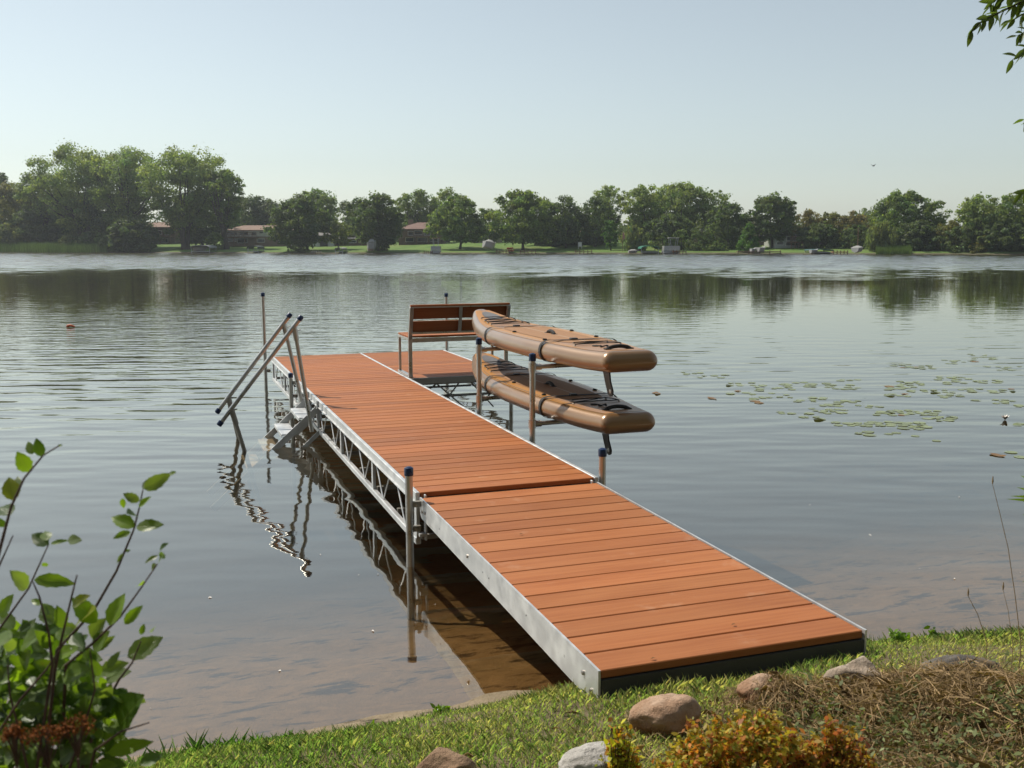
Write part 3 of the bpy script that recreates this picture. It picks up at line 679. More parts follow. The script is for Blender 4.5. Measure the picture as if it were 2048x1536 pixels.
# ------------------------------------------------------------------ far shore: trees
def leaf_quads(cent, size, out, flat=.5, tint=None, droop=None):
    """leaf sprays: each an irregular pentagon, facing mostly outward"""
    N = len(cent); nrm = unit(out+rng.normal(0, flat, (N, 3))+np.array([0, 0, .25]))
    t1 = unit(np.cross(nrm, rng.normal(0, 1, (N, 3)))) if droop is None else unit(np.array([0, 0, -1.])+rng.normal(0, .25, (N, 3)))
    t2 = unit(np.cross(nrm, t1)); s = size*rng.uniform(.6, 1.35, (N, 1))
    K = 5; vs = np.empty((N, K, 3))
    for k in range(K):
        a = 2*math.pi*k/K+rng.uniform(-.35, .35, (N, 1)); r = s*rng.uniform(.55, 1.1, (N, 1))
        vs[:, k] = cent+t1*r*np.cos(a)*(2.2 if droop is not None else 1.)+t2*r*np.sin(a)*(.5 if droop is not None else .8)+nrm*rng.uniform(-.15, .15, (N, 1))*s
    ti = np.repeat(tint, K, axis=0) if tint is not None else None
    return vs.reshape(-1, 3), ti
def crown_points(kind, H, R, n_cl, per, z0f, seed):
    """clump centres inside an uneven envelope, then leaf centres round each clump"""
    r_ = np.random.default_rng(seed); C = []; RR = []
    ph = r_.uniform(0, 6.28, 6); am = r_.uniform(.06, .20, 6)
    z0 = z0f*H; cz = (H-z0)
    tries = 0
    while len(C) < n_cl and tries < 6000:
        tries += 1
        t = r_.uniform(0, 1); an = r_.uniform(0, 2*math.pi)
        if kind == 'round': e = math.sqrt(max(0, 1-(2*t-.92)**2/1.18))
        elif kind == 'tall': e = (.45+.75*t)*math.sqrt(max(0, 1-max(0, (t-.62)/.38)**2.2)) if t > .05 else .3
        elif kind == 'cone': e = (1-t)**.75*min(1, t*7+.25)
        elif kind == 'shrub': e = math.sqrt(max(0, 1-t*t))
        else: e = math.sqrt(max(0, 1-(2*t-1)**2))*.95
        e *= 1+sum(a*math.sin((k+1)*an+p+3.1*t*(k % 3)) for k, (a, p) in enumerate(zip(am, ph)))*.8
        rho = r_.uniform(.35, 1)**.5
        p = np.array([R*e*rho*math.cos(an), R*e*rho*math.sin(an), z0+cz*t*(.94+.06*math.cos(3*an+ph[0]))])
        cr = min(R, cz/2)*r_.uniform(.13, .25)*(.8 if rho > .9 else 1)
        if kind == 'tall' and r_.uniform() < .2*(1-t): continue
        C.append(p); RR.append(cr)
    C = np.array(C); RR = np.array(RR); top = C[:, 2].max()+RR.mean()*.6; C[:, 2] = z0+(C[:, 2]-z0)*(H-z0)/(top-z0)
    n = len(C); idx = np.repeat(np.arange(n), per); d = unit(r_.normal(0, 1, (len(idx), 3))); rr = r_.uniform(.25, 1, (len(idx), 1))**.6
    sc = np.array([1.15, 1.15, .72]); cen = C[idx]+d*rr*RR[idx][:, None]*sc
    stray = r_.uniform(size=len(idx)) < .06; cen[stray] += d[stray]*RR[idx][stray][:, None]*.5
    axis = C[idx]-np.array([0, 0, z0+cz*.45]); out = unit(d+.5*unit(axis))
    nf = len(cen)//4; fi = r_.integers(0, n, nf); ff = r_.uniform(.15, .9, (nf, 1)); ax0 = np.array([0, 0, 0])*1.+np.stack([0*C[fi, 0], 0*C[fi, 1], z0+(C[fi, 2]-z0)*.85], 1)
    fill = ax0+(C[fi]-ax0)*ff+r_.normal(0, .06*R, (nf, 3)); fill[:, 2] = np.maximum(fill[:, 2], .1)
    ct = r_.uniform(.72, 1.25, n)[idx][:, None]*r_.uniform(.8, 1.2, (len(idx), 1))
    hue = r_.normal(0, .07, (n, 1))[idx]
    tint = np.clip(ct*np.hstack([1+hue, np.ones_like(hue), 1-hue]), .3, 1.8)
    cen = np.concatenate([cen, fill]); out = np.concatenate([out, unit(r_.normal(0, 1, (nf, 3)))]); tint = np.concatenate([tint, np.ones((nf, 3))*r_.uniform(.7, 1.1, (nf, 1))])
    return C, cen, out, tint
SEED = [100]
def tree(label, cx, wpx, ytop, s, kind, leaf, z0f=.22, ybase=None, group='trees and shrubs on the far shore', name=None, bark='bark_dark', dens=1., cat='tree', lean=0., size=None, trunk=True, nl=1.):
    """a tree that stands s metres behind the far waterline, as wide and tall as it looks from the near bank"""
    SEED[0] += 1; r_ = np.random.default_rng(SEED[0])
    bb = 184.; 
    for _ in range(12):
        base = P(cx, 500, bb); a = (base-CAM)@HR; bb = bshore(a)+s
    base = P(cx, 500, bb); base[2] = float(gz(base[0], base[1]))-.15
    H = P(cx, ytop, bb)[2]-base[2]; R = wpx/2*bb/F*1.0
    root = thing(name or ('shrub' if cat == 'shrub' else 'tree'), label, cat, base, 0, group)
    ncl = int(max(16, min(230, (85 if kind != 'tall' else 125)*dens*(.6+R/6)*nl))); per = int(62*max(.55, min(1.5, R/5)))
    C, cen, out, tint = crown_points(kind, H, R, ncl, per, z0f, SEED[0])
    sz = size or max(.14, min(.25, .03*R+.09))
    drp = True if kind == 'willow' else None
    if kind == 'willow':
        cen = cen+np.array([0, 0, -1.])*r_.uniform(0, .22*H, (len(cen), 1))*np.clip(np.linalg.norm(cen[:, :2], axis=1, keepdims=True)/R, 0, 1); cen[:, 2] = np.maximum(cen[:, 2], .2)
    vs, ti = leaf_quads(cen, sz, out, .55, tint, drp)
    if trunk:
        tb = MB(); tr_ = max(.10, .024*H); fork = H*(z0f+.16)
        top_ = np.array([r_.normal(0, .04*H), r_.normal(0, .04*H), H*.72])
        nst = 1 if kind != 'tall' else 3
        for k in range(nst):
            off = np.array([r_.uniform(-.18, .18)*R*(k > 0), r_.uniform(-.15, .15)*R*(k > 0), 0.])
            tp = top_+off*2.4; mid_ = off+(tp-off)*.45+r_.normal(0, .02*H, 3)*[1, 1, 0]
            tb.tube([off, off+(mid_-off)*.3, mid_, tp], [tr_*1.25, tr_*.9, tr_*.62, tr_*.18], 7)
            far_ = C[np.argsort(-r_.uniform(size=len(C))*np.linalg.norm(C[:, :2], axis=1))[:7 if kind == 'tall' else 5]]
            for c in far_:
                st = off+(mid_-off)*r_.uniform(.55, 1.05); md = st+(c-st)*.5+np.array([0, 0, -.06*H*r_.uniform(0, 1)])
                tb.tube([st, md, c], [tr_*.42, tr_*.26, tr_*.06], 5, False)
        tb.build('trunk', M[bark], root)
    fast_mesh('crown', vs, 5, M[leaf], root, (0, 0, 0), ti)
    return root
T = tree
# left headland with the tall cottonwoods
T('dark treetop showing at the left edge behind the olive tree', 2, 95, 342, 38, 'round', 'leaf_dark')
T('olive tinged tree at the far left behind the reed bed', 36, 120, 364, 16, 'round', 'leaf_olive', .1)
T('green tree stepping up left of the tall cottonwoods', 92, 105, 346, 14, 'tall', 'leaf_mid', .12)
T('first tall cottonwood from the left, the highest of the three', 160, 150, 284, 12, 'tall', 'leaf_light', .2, dens=1.15)
T('second tall cottonwood, between the highest one and the spreading one', 262, 140, 294, 12, 'tall', 'leaf_light', .2, dens=1.1)
T('third tall cottonwood, spreading widest to the right', 375, 165, 291, 11, 'tall', 'leaf_light', .24, dens=1.15)
T('slim drooping cottonwood at the right rim of the tall group', 455, 80, 338, 12, 'tall', 'leaf_mid', .28)
T('dark leafy tree filling in below the tall cottonwoods', 205, 150, 372, 20, 'round', 'leaf_dark', .05, dens=1.3)
T('dark tree under the third cottonwood beside the brown house', 405, 110, 385, 22, 'round', 'leaf_dark', .08, dens=1.2)
T('shadowy tree behind the reeds at the left', 70, 130, 418, 12, 'round', 'leaf_dark', .02, dens=1.3)
T('dark bushy tree by the water where the reeds end', 258, 110, 436, 2.5, 'round', 'leaf_dark', .0, dens=1.2)
T('grey green willow bush behind the reed bed at the left edge', 12, 75, 446, 4, 'shrub', 'leaf_willow', .0, cat='shrub', trunk=False)
T('pale rounded shrub at the back of the reeds', 136, 46, 470, 4, 'shrub', 'leaf_willow', .0, cat='shrub', trunk=False)
T('low dark shrub right of the pale one behind the reeds', 180, 70, 463, 5, 'shrub', 'leaf_dark', .0, cat='shrub', trunk=False)
T('dark shrub at the water beside the brown house', 285, 40, 484, 1.6, 'shrub', 'leaf_dark', .0, cat='shrub', trunk=False)
T('small round green tree left of the long ranch house', 430, 38, 464, 9, 'round', 'leaf_mid', .05)
# middle shore
T('grey green tree behind the left end of the long ranch house', 500, 120, 390, 48, 'round', 'wood_far', .1)
T('grey green tree behind the right end of the long ranch house', 548, 80, 396, 50, 'round', 'wood_far', .1)
T('large dark tree at the right end of the long ranch house', 602, 112, 388, 6, 'round', 'leaf_dark', .14, dens=1.2)
T('lighter tree rising behind the large dark tree beside the ranch house', 640, 88, 377, 38, 'tall', 'leaf_mid', .15)
T('round bush in the shade at the foot of the large dark tree', 598, 44, 478, 2.5, 'shrub', 'leaf_dark', .0, cat='shrub', trunk=False)
T('small yellow green tree before the low grey roofed house', 678, 58, 441, 12, 'round', 'leaf_yellow', .2)
T('dull green tree behind the small yellow green tree', 700, 66, 401, 34, 'round', 'wood_far', .12)
T('broad dark maple between the two lawns, right of the yellow green tree', 757, 112, 386, 5, 'round', 'leaf_dark', .16, dens=1.25)
T('clipped dark bush under the broad dark maple', 764, 32, 468, 3.5, 'shrub', 'leaf_dark', .0, cat='shrub', trunk=False)
T('open crowned tree above the roof of the red roofed house', 840, 78, 378, 44, 'tall', 'leaf_mid', .2)
T('pale treetop between the red roofed house and the round lawn tree', 893, 58, 374, 50, 'tall', 'leaf_light', .2)
T('round green shade tree standing free on the sunny lawn', 920, 112, 391, 12, 'round', 'leaf_mid', .17, dens=1.2)
T('dark tree right of the round lawn tree', 978, 60, 417, 30, 'round', 'leaf_dark', .1)
T('big spreading oak right of the cream house', 1046, 128, 379, 9, 'round', 'leaf_mid', .16, dens=1.25)
T('dark oak close on the right of the big spreading oak', 1132, 78, 390, 14, 'round', 'leaf_dark', .1, dens=1.2)
T('dark tree left of the tall pale row', 1190, 68, 390, 16, 'round', 'leaf_dark', .1, dens=1.1)
T('shadowy tree below the two dark oaks', 1110, 110, 430, 20, 'round', 'leaf_dark', .0, dens=1.3)
T('shadowy tree behind the small bright tree', 1180, 90, 425, 22, 'round', 'leaf_dark', .0, dens=1.2)
# pale tall row right of the middle
T('leftmost treetop of the tall pale row', 1216, 66, 370, 32, 'tall', 'leaf_light', .2)
T('fine leaved tall tree above the yellow willow', 1284, 84, 368, 22, 'tall', 'leaf_light', .12, dens=1.2)
T('tall pale tree left of the highest one in the row', 1328, 62, 368, 34, 'tall', 'leaf_light', .2)
T('highest tree of the tall pale row', 1368, 88, 362, 30, 'tall', 'leaf_light', .22)
T('open branched tree at the right end of the tall pale row', 1424, 66, 378, 30, 'tall', 'leaf_mid', .25)
T('dark leafy tree below the highest tree of the pale row', 1345, 100, 428, 16, 'round', 'leaf_dark', .0, dens=1.3)
T('small bright green tree left of the flagpole', 1222, 30, 441, 8, 'round', 'leaf_bright', .12, nl=1.2)
T('pale yellow willow beside the flagpole', 1268, 56, 451, 6, 'willow', 'leaf_willow', .1, name='willow_tree', nl=1.4)
T('dark conifer behind the green boat canopy', 1328, 44, 432, 9, 'cone', 'leaf_dark', .05, name='conifer')
T('light green small tree behind the white bimini boat', 1363, 34, 458, 9, 'round', 'leaf_mid', .1)
T('dark bushy tree right of the white bimini boat', 1396, 46, 452, 6, 'round', 'leaf_dark', .0)
T('dark round tree right of the red roof', 1455, 88, 402, 13, 'round', 'leaf_dark', .02, dens=1.3)
T('pointed maple over the white two storey house', 1545, 102, 385, 17, 'round', 'leaf_dark', .18, dens=1.3)
T('bright green pyramid shaped tree at the water', 1498, 52, 446, 3, 'cone', 'leaf_bright', .0, nl=1.5)
T('low green bush between the red roof and the water', 1430, 44, 482, 4, 'shrub', 'leaf_mid', .0, cat='shrub', trunk=False)
# right end
T('brownish tree right of the pointed maple', 1612, 70, 418, 24, 'round', 'leaf_brown', .1)
T('yellowish tree in the gap above the teal canopy', 1658, 50, 424, 24, 'tall', 'leaf_olive', .15)
T('brown tinged tree left of the sailboat mast', 1706, 68, 421, 22, 'round', 'leaf_brown', .15)
T('shadowy tree above the teal boat canopy', 1640, 110, 448, 18, 'round', 'leaf_dark', .0, dens=1.2)
T('shadowy tree behind the sailboat', 1712, 70, 450, 16, 'round', 'leaf_dark', .0, dens=1.2)
T('large rounded tree towering behind the weeping willow', 1796, 116, 381, 14, 'round', 'leaf_mid', .18, dens=1.25)
T('shorter tree leaning right of the large rounded one', 1864, 56, 401, 14, 'tall', 'leaf_mid', .2)
T('weeping willow with hanging branches at the water', 1760, 66, 444, 4, 'willow', 'leaf_willow', .1, name='willow_tree', nl=1.6)
T('dark mass of a tree under the large rounded one', 1838, 110, 440, 8, 'round', 'leaf_dark', .0, dens=1.4)
T('olive tree in the low gap at the right', 1897, 66, 440, 8, 'round', 'leaf_olive', .0)
T('pale green tree left in the tall group at the right edge', 1952, 84, 387, 9, 'tall', 'leaf_light', .1, dens=1.2)
T('big green tree at the right edge of the view', 2022, 100, 384, 9, 'round', 'leaf_mid', .05, dens=1.3)
T('olive bush in front of the tall group at the right', 1966, 46, 470, 3, 'shrub', 'leaf_olive', .0, cat='shrub', trunk=False)
T('dark low tree at the shore near the right edge', 1925, 70, 452, 5, 'round', 'leaf_dark', .0)
T('dark low tree under the big green one at the right edge', 2010, 110, 440, 5, 'round', 'leaf_dark', .0, dens=1.3)
T('tree cut by the right edge of the view', 2085, 90, 388, 9, 'round', 'leaf_mid', .05)

# a far wood closes the gaps behind
cen = []; tin = []
for px in np.concatenate([np.arange(-1300, -260, 14.), np.arange(-260, 2330, 9.), np.arange(2330, 3300, 14.)]):
    for _ in range(3):
        x = px+rng.uniform(-8, 8); bb = 184.
        for _k in range(6): q_ = P(x, 500, bb); bb = bshore((q_-CAM)@HR)+rng.uniform(60, 85)
        q_ = P(x, 500, bb); top = P(x, 432+10*math.sin(x*.021)+7*math.sin(x*.057)+rng.uniform(0, 26)+(14 if 1870 < x < 1935 else 0), bb)[2]; n = 55
        zz = rng.uniform(0, 1, n)
        cen.append(np.stack([q_[0]+rng.normal(0, 1.5, n), q_[1]+rng.normal(0, 1.8, n), 2+(top-2)*zz], 1)); tin.append(np.repeat(rng.uniform(.7, 1.2), n))
cen = np.concatenate(cen); tin = np.concatenate(tin)[:, None]*np.ones((1, 3))
vs, ti = leaf_quads(cen, .55, unit(rng.normal(0, 1, cen.shape)-.6*HF), .4, tin)
tag(fast_mesh('woodland', vs, 5, M['wood_far'], None, (0, 0, 0), ti), kind='stuff')
# reeds
def reeds(name, x0, x1, ytop, n, d0, d1):
    xs = rng.uniform(x0, x1, n); vs = []; ti = []
    for x in xs:
        bb = 184.; s = rng.uniform(d0, d1)
        for _k in range(5): q_ = P(x, 500, bb); bb = bshore((q_-CAM)@HR)+s
        q_ = P(x, 500, bb); h = (P(x, ytop, bb)[2])*rng.uniform(.65, 1.05); q_[2] = max(0, float(gz(q_[0], q_[1]))); l_ = rng.normal(0, .12*h, 3); l_[2] = h
        wv = HR*rng.uniform(.03, .07); vs += [q_-wv, q_+wv, q_+l_*.6+wv*.7, q_+l_]; ti += [np.array([1, 1, 1])*rng.uniform(.6, 1.3)]*4
    tag(fast_mesh(name, np.array(vs), 4, M['reed'], None, (0, 0, 0), np.array(ti)), kind='stuff')
reeds('reeds', -160, 214, 486, 5200, -1.5, 4.5)
reeds('reeds', 1752, 1822, 494, 1300, -.5, 2.5)

# ------------------------------------------------------------------ far shore: houses
def place(px, s):
    bb = 184.
    for _ in range(12): q_ = P(px, 500, bb); bb = bshore((q_-CAM)@HR)+s
    q_ = P(px, 500, bb); q_[2] = float(gz(q_[0], q_[1])); return q_, bb
GH = 'houses along the far shore'
def house(label, x0, x1, s, yb, ye, yr, wall, roof, depth=8., hip=1.5, wins=(), rz=0., lower=None, chimney=None, deck=None, doors=()):
    """facade spans columns x0..x1; yb, ye, yr are the rows of ground, eaves and ridge"""
    q_, bb = place((x0+x1)/2, s); cx = (x0+x1)/2
    zb_, ze, zr = [P(cx, y, bb)[2] for y in (yb, ye, yr)]; Wd = (x1-x0)*bb/F; base = q_[2]; z0 = min(zb_, base)-.3
    root = thing('house', label, 'house', (q_[0], q_[1], z0), -YAW+rz, GH); ze -= z0; zr -= z0
    w_ = MB(); w_.box((0, depth/2, ze/2), (Wd, depth, ze)); wo = w_.build('wall', M[wall], root)
    if lower: l_ = MB(); hl = (P(cx, lower[1], bb)[2]-z0); l_.box((0, -.06, hl/2), (Wd+.12, .12, hl)); l_.build('lower_wall', M[lower[0]], root)
    o = .55; r_ = MB(); zt = ze+.12
    e = [(-Wd/2-o, -o), (Wd/2+o, -o), (Wd/2+o, depth+o), (-Wd/2-o, depth+o)]; hx = Wd/2+o-hip
    vs = [(*p, ze-.02) for p in e]+[(*p, zt) for p in e]+[(-hx, depth/2, zr), (hx, depth/2, zr)]
    r_.add(vs, [(0, 1, 2, 3), (0, 1, 5, 4), (1, 2, 6, 5), (2, 3, 7, 6), (3, 0, 4, 7), (4, 5, 9, 8), (6, 7, 8, 9), (5, 6, 9), (7, 4, 8)])
    ro = r_.build('roof', M[roof], root, smooth=False)
    if chimney is not None: c = MB(); c.box((chimney*Wd/2, depth*.5, zr-.1), (1.1, .7, 1.5)); c.build('chimney', M['brick'], ro)
    for (fx, y0, y1, wd) in wins:
        za, zb2 = P(cx, y1, bb)[2]-z0, P(cx, y0, bb)[2]-z0; c_ = (fx*Wd/2, -.02-(.12 if lower else 0), (za+zb2)/2); h = abs(zb2-za)
        f = MB(); f.box((c_[0], c_[1]-.02, c_[2]), (wd+.2, .08, h+.2)); fo = f.build('window', M['trim'], root)
        p = MB(); p.box((c_[0], c_[1]-.05, c_[2]), (wd, .06, h)); p.build('pane', M['pane'], fo)
    for fx, h, wd in doors: d_ = MB(); d_.box((fx*Wd/2, -.06-(.12 if lower else 0), h/2+.3), (wd, .1, h)); d_.build('door', M['dark_metal'], root)
    if deck:
        fx0, fx1, yd = deck; zd = P(cx, yd, bb)[2]-z0; a, c = fx0*Wd/2, fx1*Wd/2
        b_ = MB(); b_.box(((a+c)/2, -1.2, zd-.12), (c-a, 2.2, .22)); bo = b_.build('balcony', M['timber'], root)
        rl = MB(); rl.box(((a+c)/2, -2.26, zd+.85), (c-a, .07, .09)); rl.box(((a+c)/2, -2.26, zd+.45), (c-a, .05, .05))
        for k in range(9): rl.box((a+(c-a)*k/8, -2.26, zd+.43), (.07, .07, .84))
        rl.build('railing', M['timber'], bo)
        for k in range(4): pp = MB(); pp.box((a+.15+(c-a-.3)*k/3, -2.2, zd/2-.1), (.16, .16, zd-.2)); pp.build('support_post', M['timber'], bo)
    return root
house('brown two storey house with balcony, half hidden behind the cottonwood trunks', 285, 350, 26, 488, 455, 444, 'brick_dark', 'roof_tan', wins=((-.6, 462, 469, 1.2), (0, 462, 469, 1.8), (.6, 462, 469, 1.2), (-.5, 478, 485, 1.4), (.4, 478, 485, 1.4)), deck=(-1, .95, 472))
house('long ranch house with tan lower floor, white right half and covered balcony', 450, 582, 24, 489, 461, 450, 'white_wall', 'roof_tan', 9, 4., wins=((.12, 463.5, 466.5, .8), (.45, 463.5, 467, .7), (.62, 463.5, 467, .7), (.8, 463.5, 467, .8), (-.75, 463, 470, 2.2), (-.4, 463, 470, 1.8), (-.1, 464, 470, 1.), (-.78, 477, 482, 2.4), (-.45, 477, 485, 2.2), (.1, 478, 484, 1.6), (.75, 479, 484, 1.6)), lower=('brick', 473), deck=(-1, .05, 473))
house('white garage with a dark door beside the yellow green tree', 626, 668, 26, 489, 472, 465, 'white_wall', 'roof_grey', 7, 1., wins=((.72, 475, 481, .9),), doors=((.05, 2.2, 1.7),))
house('low brown house with a flat grey roof behind the broad maple', 664, 762, 30, 489, 478, 471, 'brick_dark', 'roof_grey', 9, 1.5, wins=((-.7, 481, 485, 1.4), (-.2, 481, 485, 2.), (.5, 481, 485, 2.)))
house('brown house with a steep red brown roof and chimney', 798, 885, 30, 485, 459, 444, 'brick_dark', 'roof_red', 11, 4.2, wins=((-.45, 463, 470, 1.), (-.1, 462, 469, 1.6), (.3, 463, 470, 1.2), (-.5, 476, 483, 1.6), (.1, 476, 483, 2.), (.6, 476, 483, 1.6)), chimney=-.55, deck=(-.7, .95, 473))
house('cream house with a low red brown roof right of the round lawn tree', 944, 1004, 36, 481, 463, 457, 'cream', 'roof_red', 9, 2., wins=((-.3, 468, 475, 1.6), (.45, 468, 476, 2.)), doors=((-.75, 2., 1.),))
house('house deep under the dark oaks with only a strip of roof showing', 1105, 1170, 34, 484, 466, 459, 'brick_dark', 'roof_red', 9, 2., wins=((-.5, 470, 476, 1.4), (.3, 470, 476, 1.6)))
house('house with a red brown hip roof between the dark trees', 1392, 1436, 26, 486, 470, 461, 'brick', 'roof_red', 8, 2.2, wins=((-.4, 473, 478, 1.2), (.4, 473, 478, 1.2)))
house('white two storey house below the pointed maple', 1550, 1600, 17, 492, 472, 467, 'grey_wall', 'roof_grey', 8, 1., wins=((-.6, 474, 480, 1.1), (.35, 474, 481, 1.9), (-.6, 484, 489, 1.1), (.35, 485, 491, 2.2)), deck=(-.05, .98, 483))
house('small white gable showing through the trees right of the pointed maple', 1625, 1650, 40, 482, 462, 455, 'white_wall', 'roof_grey', 6, .8, wins=((0, 466, 472, 1.),))
house('tan house hidden low behind the bright pyramid tree', 1506, 1546, 28, 490, 474, 467, 'brick', 'roof_tan', 7, 1.5, wins=((.2, 477, 482, 1.4),))

# ------------------------------------------------------------------ far shore: boats, lifts, docks
GB = 'boats and docks along the far shore'
def frame_root(name, label, cat, px, s, rz=0., z=0.):
    q_, bb = place(px, s); root = thing(name, label, cat, (q_[0], q_[1], z), -YAW+rz, GB); return root, bb/F
def lift(label, px, wpx, s, yb, yt, canvas, rz=0., boat=True, arch=.35):
    root, k = frame_root('boat_lift', label, 'boat lift', px, s, rz); Wd = wpx*k; H = (yb-yt)*k+.2; L = 4.5
    for x in (-Wd/2+.1, Wd/2-.1):
        for y in (0, L): p = MB(); p.tube([(x, y, -1.2), (x, y, H*.72)], .06, 6); p.build('post', M['galv'], root)
    b_ = MB(); b_.box((0, 0, .35), (Wd, .12, .12)); b_.box((0, L, .35), (Wd, .12, .12)); b_.box((0, L/2, .36), (.3, L, .1)); b_.build('cradle', M['galv'], root)
    n = 9; c = MB(); vs = []
    for y in (-.5, L+.5):
        for i in range(n): an = math.pi*i/(n-1); vs.append((-Wd/2*math.cos(an)*(1.02), y, H*(1-arch)+H*arch*math.sin(an)**.6))
        for i in range(n): an = math.pi*i/(n-1); vs.append((-Wd/2*math.cos(an)*(.98), y, H*(1-arch)-.08+H*arch*math.sin(an)**.6))
    fs = []
    for i in range(n-1): fs += [(i, i+1, 2*n+i+1, 2*n+i), (n+i, n+i+1, 3*n+i+1, 3*n+i), (i, i+1, n+i+1, n+i), (2*n+i, 2*n+i+1, 3*n+i+1, 3*n+i)]
    fs += [(0, n, 3*n, 2*n), (n-1, 2*n-1, 4*n-1, 3*n-1)]
    c.add(vs, fs); c.build('canopy', M[canvas], root)
def boat_mesh(L, Wd, H):                         # hull pointing to +x
    mb = MB(); st = [(-.5, .8, 0), (-.2, 1., 0), (.15, .95, 0), (.36, .6, .1), (.5, .04, .28)]; vs = []
    for t, w_, up in st: vs += [(t*L, -w_*Wd/2, H*(1+up)), (t*L, -w_*Wd/2*.7, H*(.25+up*1.5)), (t*L, 0, H*(0+up*2)), (t*L, w_*Wd/2*.7, H*(.25+up*1.5)), (t*L, w_*Wd/2, H*(1+up))]
    fs = [(i*5+j, i*5+j+1, i*5+6+j, i*5+5+j) for i in range(4) for j in range(4)]+[(0, 1, 2, 3, 4)]+[(i*5, i*5+5, i*5+9, i*5+4) for i in range(4)]
    return mb.add(vs, fs)
def boat(label, px, wpx, s, H=.8, z=.25, rz=0., cover=None, bimini=None, hull='hull_white', pontoon=False, tilt=0.):
    root, k = frame_root('boat', label, 'boat', px, s, rz, z); L = wpx*k; root.rotation_euler[1] = tilt
    if pontoon:
        for y in (-.8, .8): p = MB(); p.tube([(-L/2, y, .1), (L/2-.4, y, .1), (L/2, y, .25)], [.28, .28, .05], 10); p.build('pontoon', M['galv'], root)
        d_ = MB(); d_.box((0, 0, .45), (L*.96, 2.3, .1)); d_.build('floor', M['galv'], root)
        f = MB()
        for y in (-1.1, 1.1): f.box((0, y, .85), (L*.9, .06, .65))
        f.box((-L*.45, 0, .85), (.06, 2.1, .65)); f.box((L*.45, 0, .85), (.06, 2.1, .65)); f.build('fence_panel', M[hull], root)
    else: boat_mesh(L, 2.1, H).build('hull', M[hull], root)
    if cover: c = boat_mesh(L*.97, 2.1, H*.1); c.v = [(x, y*.98, H*.96+.5*H*max(0, 1-(2*x/L)**2)*(1-abs(y)/1.3)) for x, y, z_ in c.v]; c.build('cover', M[cover], root)
    if bimini:
        hb = bimini[1]; b_ = MB(); b_.box((bimini[2]*L, 0, hb), (L*bimini[3], 2.1, .12), None, (1, 1, 1), .05); bo = b_.build('bimini', M[bimini[0]], root)
        for x in (-.4, .4):
            for y in (-.95, .95): p = MB(); p.tube([(bimini[2]*L+x*L*bimini[3]*.6, y, .8*H), (bimini[2]*L+x*L*bimini[3], y, hb)], .035, 6); p.build('strut', M['galv'], bo)
    return root
lift('boat lift with a pale domed canopy before the cottonwoods', 401, 38, -1., 504, 490, 'canvas_grey')
boat('white boat sitting under the pale domed canopy', 401, 26, .5, .9, .35, cover='canvas_grey')
lift('boat lift with a dark green canopy before the long ranch house', 506, 22, -1., 504, 491, 'canvas_dark')
lift('dark grey boat lift right of the large dark tree', 678, 16, -1., 503, 493, 'canvas_grey')
boat('boat under a white cover standing upright on a lift before the maple', 744, 17, -1, 1.6, .5, rz=.3, cover='canvas_white')
boat('pontoon boat with a tan bimini before the sunny lawn', 872, 20, -2, .9, .2, pontoon=True, bimini=('timber', 2.6, 0., .75))
boat('large white covered boat tipped on the shore between the two shade trees', 976, 24, 1.5, 1.3, .75, rz=.4, cover='canvas_white', tilt=.30)
lift('boat lift with a bright green canopy right of the flagpole', 1300, 36, -1., 505, 491, 'canvas_green')
boat('white rowing boat lying left of the green canopy', 1266, 18, -1.5, .5, .1, cover='canvas_white')
boat('white pontoon boat with a pale bimini right of the green canopy', 1342, 34, -2., .9, .2, pontoon=True, bimini=('canvas_white', 2.5, .12, .6))
boat('white motorboat at the dock right of the bright pyramid tree', 1522, 15, -2, .8, .3, rz=.25)
boat('small grey boat left of the white motorboat', 1506, 9, -2, .7, .2, hull='canvas_grey')
lift('wide boat lift with a teal canopy before the shadowy trees', 1646, 40, -1., 504, 496, 'canvas_teal', arch=.25)
boat('low pale boat beside the teal canopy', 1628, 14, -3, .6, .15, hull='galv')
sb = boat('small sailboat with a bare mast and pale cover', 1715, 15, -1.5, .8, .3, rz=.5, cover='canvas_white')
p = MB(); p.tube([(0, 0, .5), (0, 0, 3.9)], .06, 6); p.build('mast', M['timber'], sb)
def pier(label, x0, x1, s, z=.45, m_='timber'):
    root, k = frame_root('wooden_pier', label, 'pier', (x0+x1)/2, s); L = (x1-x0)*k
    d_ = MB(); d_.box((0, 0, z), (L, 1.3, .12)); d_.build('deck', M[m_], root)
    for i in range(5): p = MB(); p.tube([(-L/2+.1+(L-.2)*i/4, -.6, -1.2), (-L/2+.1+(L-.2)*i/4, -.6, z+.25)], .07, 6); p.build('pile', M['timber'], root)
pier('low pier left of the dark grey boat lift', 622, 642, -3.5, .35, 'canvas_white')
pier('long low pier right of the tipped boat', 992, 1020, -1.5)
pier('pier with railings right of the red kayaks', 1040, 1072, -1.5)
pier('low pier before the dark bank left of the small bright tree', 1150, 1184, -1.2)
pier('pier before the bimini boat', 1345, 1372, -3.5)
pier('long pier reaching along the shore right of the pyramid tree', 1474, 1560, -1.8, .4)
pier('timber pier between the teal canopy and the sailboat', 1664, 1694, -1.6, .4, 'timber_red')
pier('small pier under the pontoon boat', 848, 866, -3.2, .35)
for x, z, lb in ((1020, .75, 'upper orange red kayak lying on the shore rack'), (1022, .35, 'lower orange red kayak lying on the shore rack')): boat(lb, x, 13, .6, .35, z, hull='flip_red')
q_, bb = place(1245, 3); t = thing('flagpole', 'flagpole with a limp faded flag left of the yellow willow', 'flagpole', q_, -YAW)
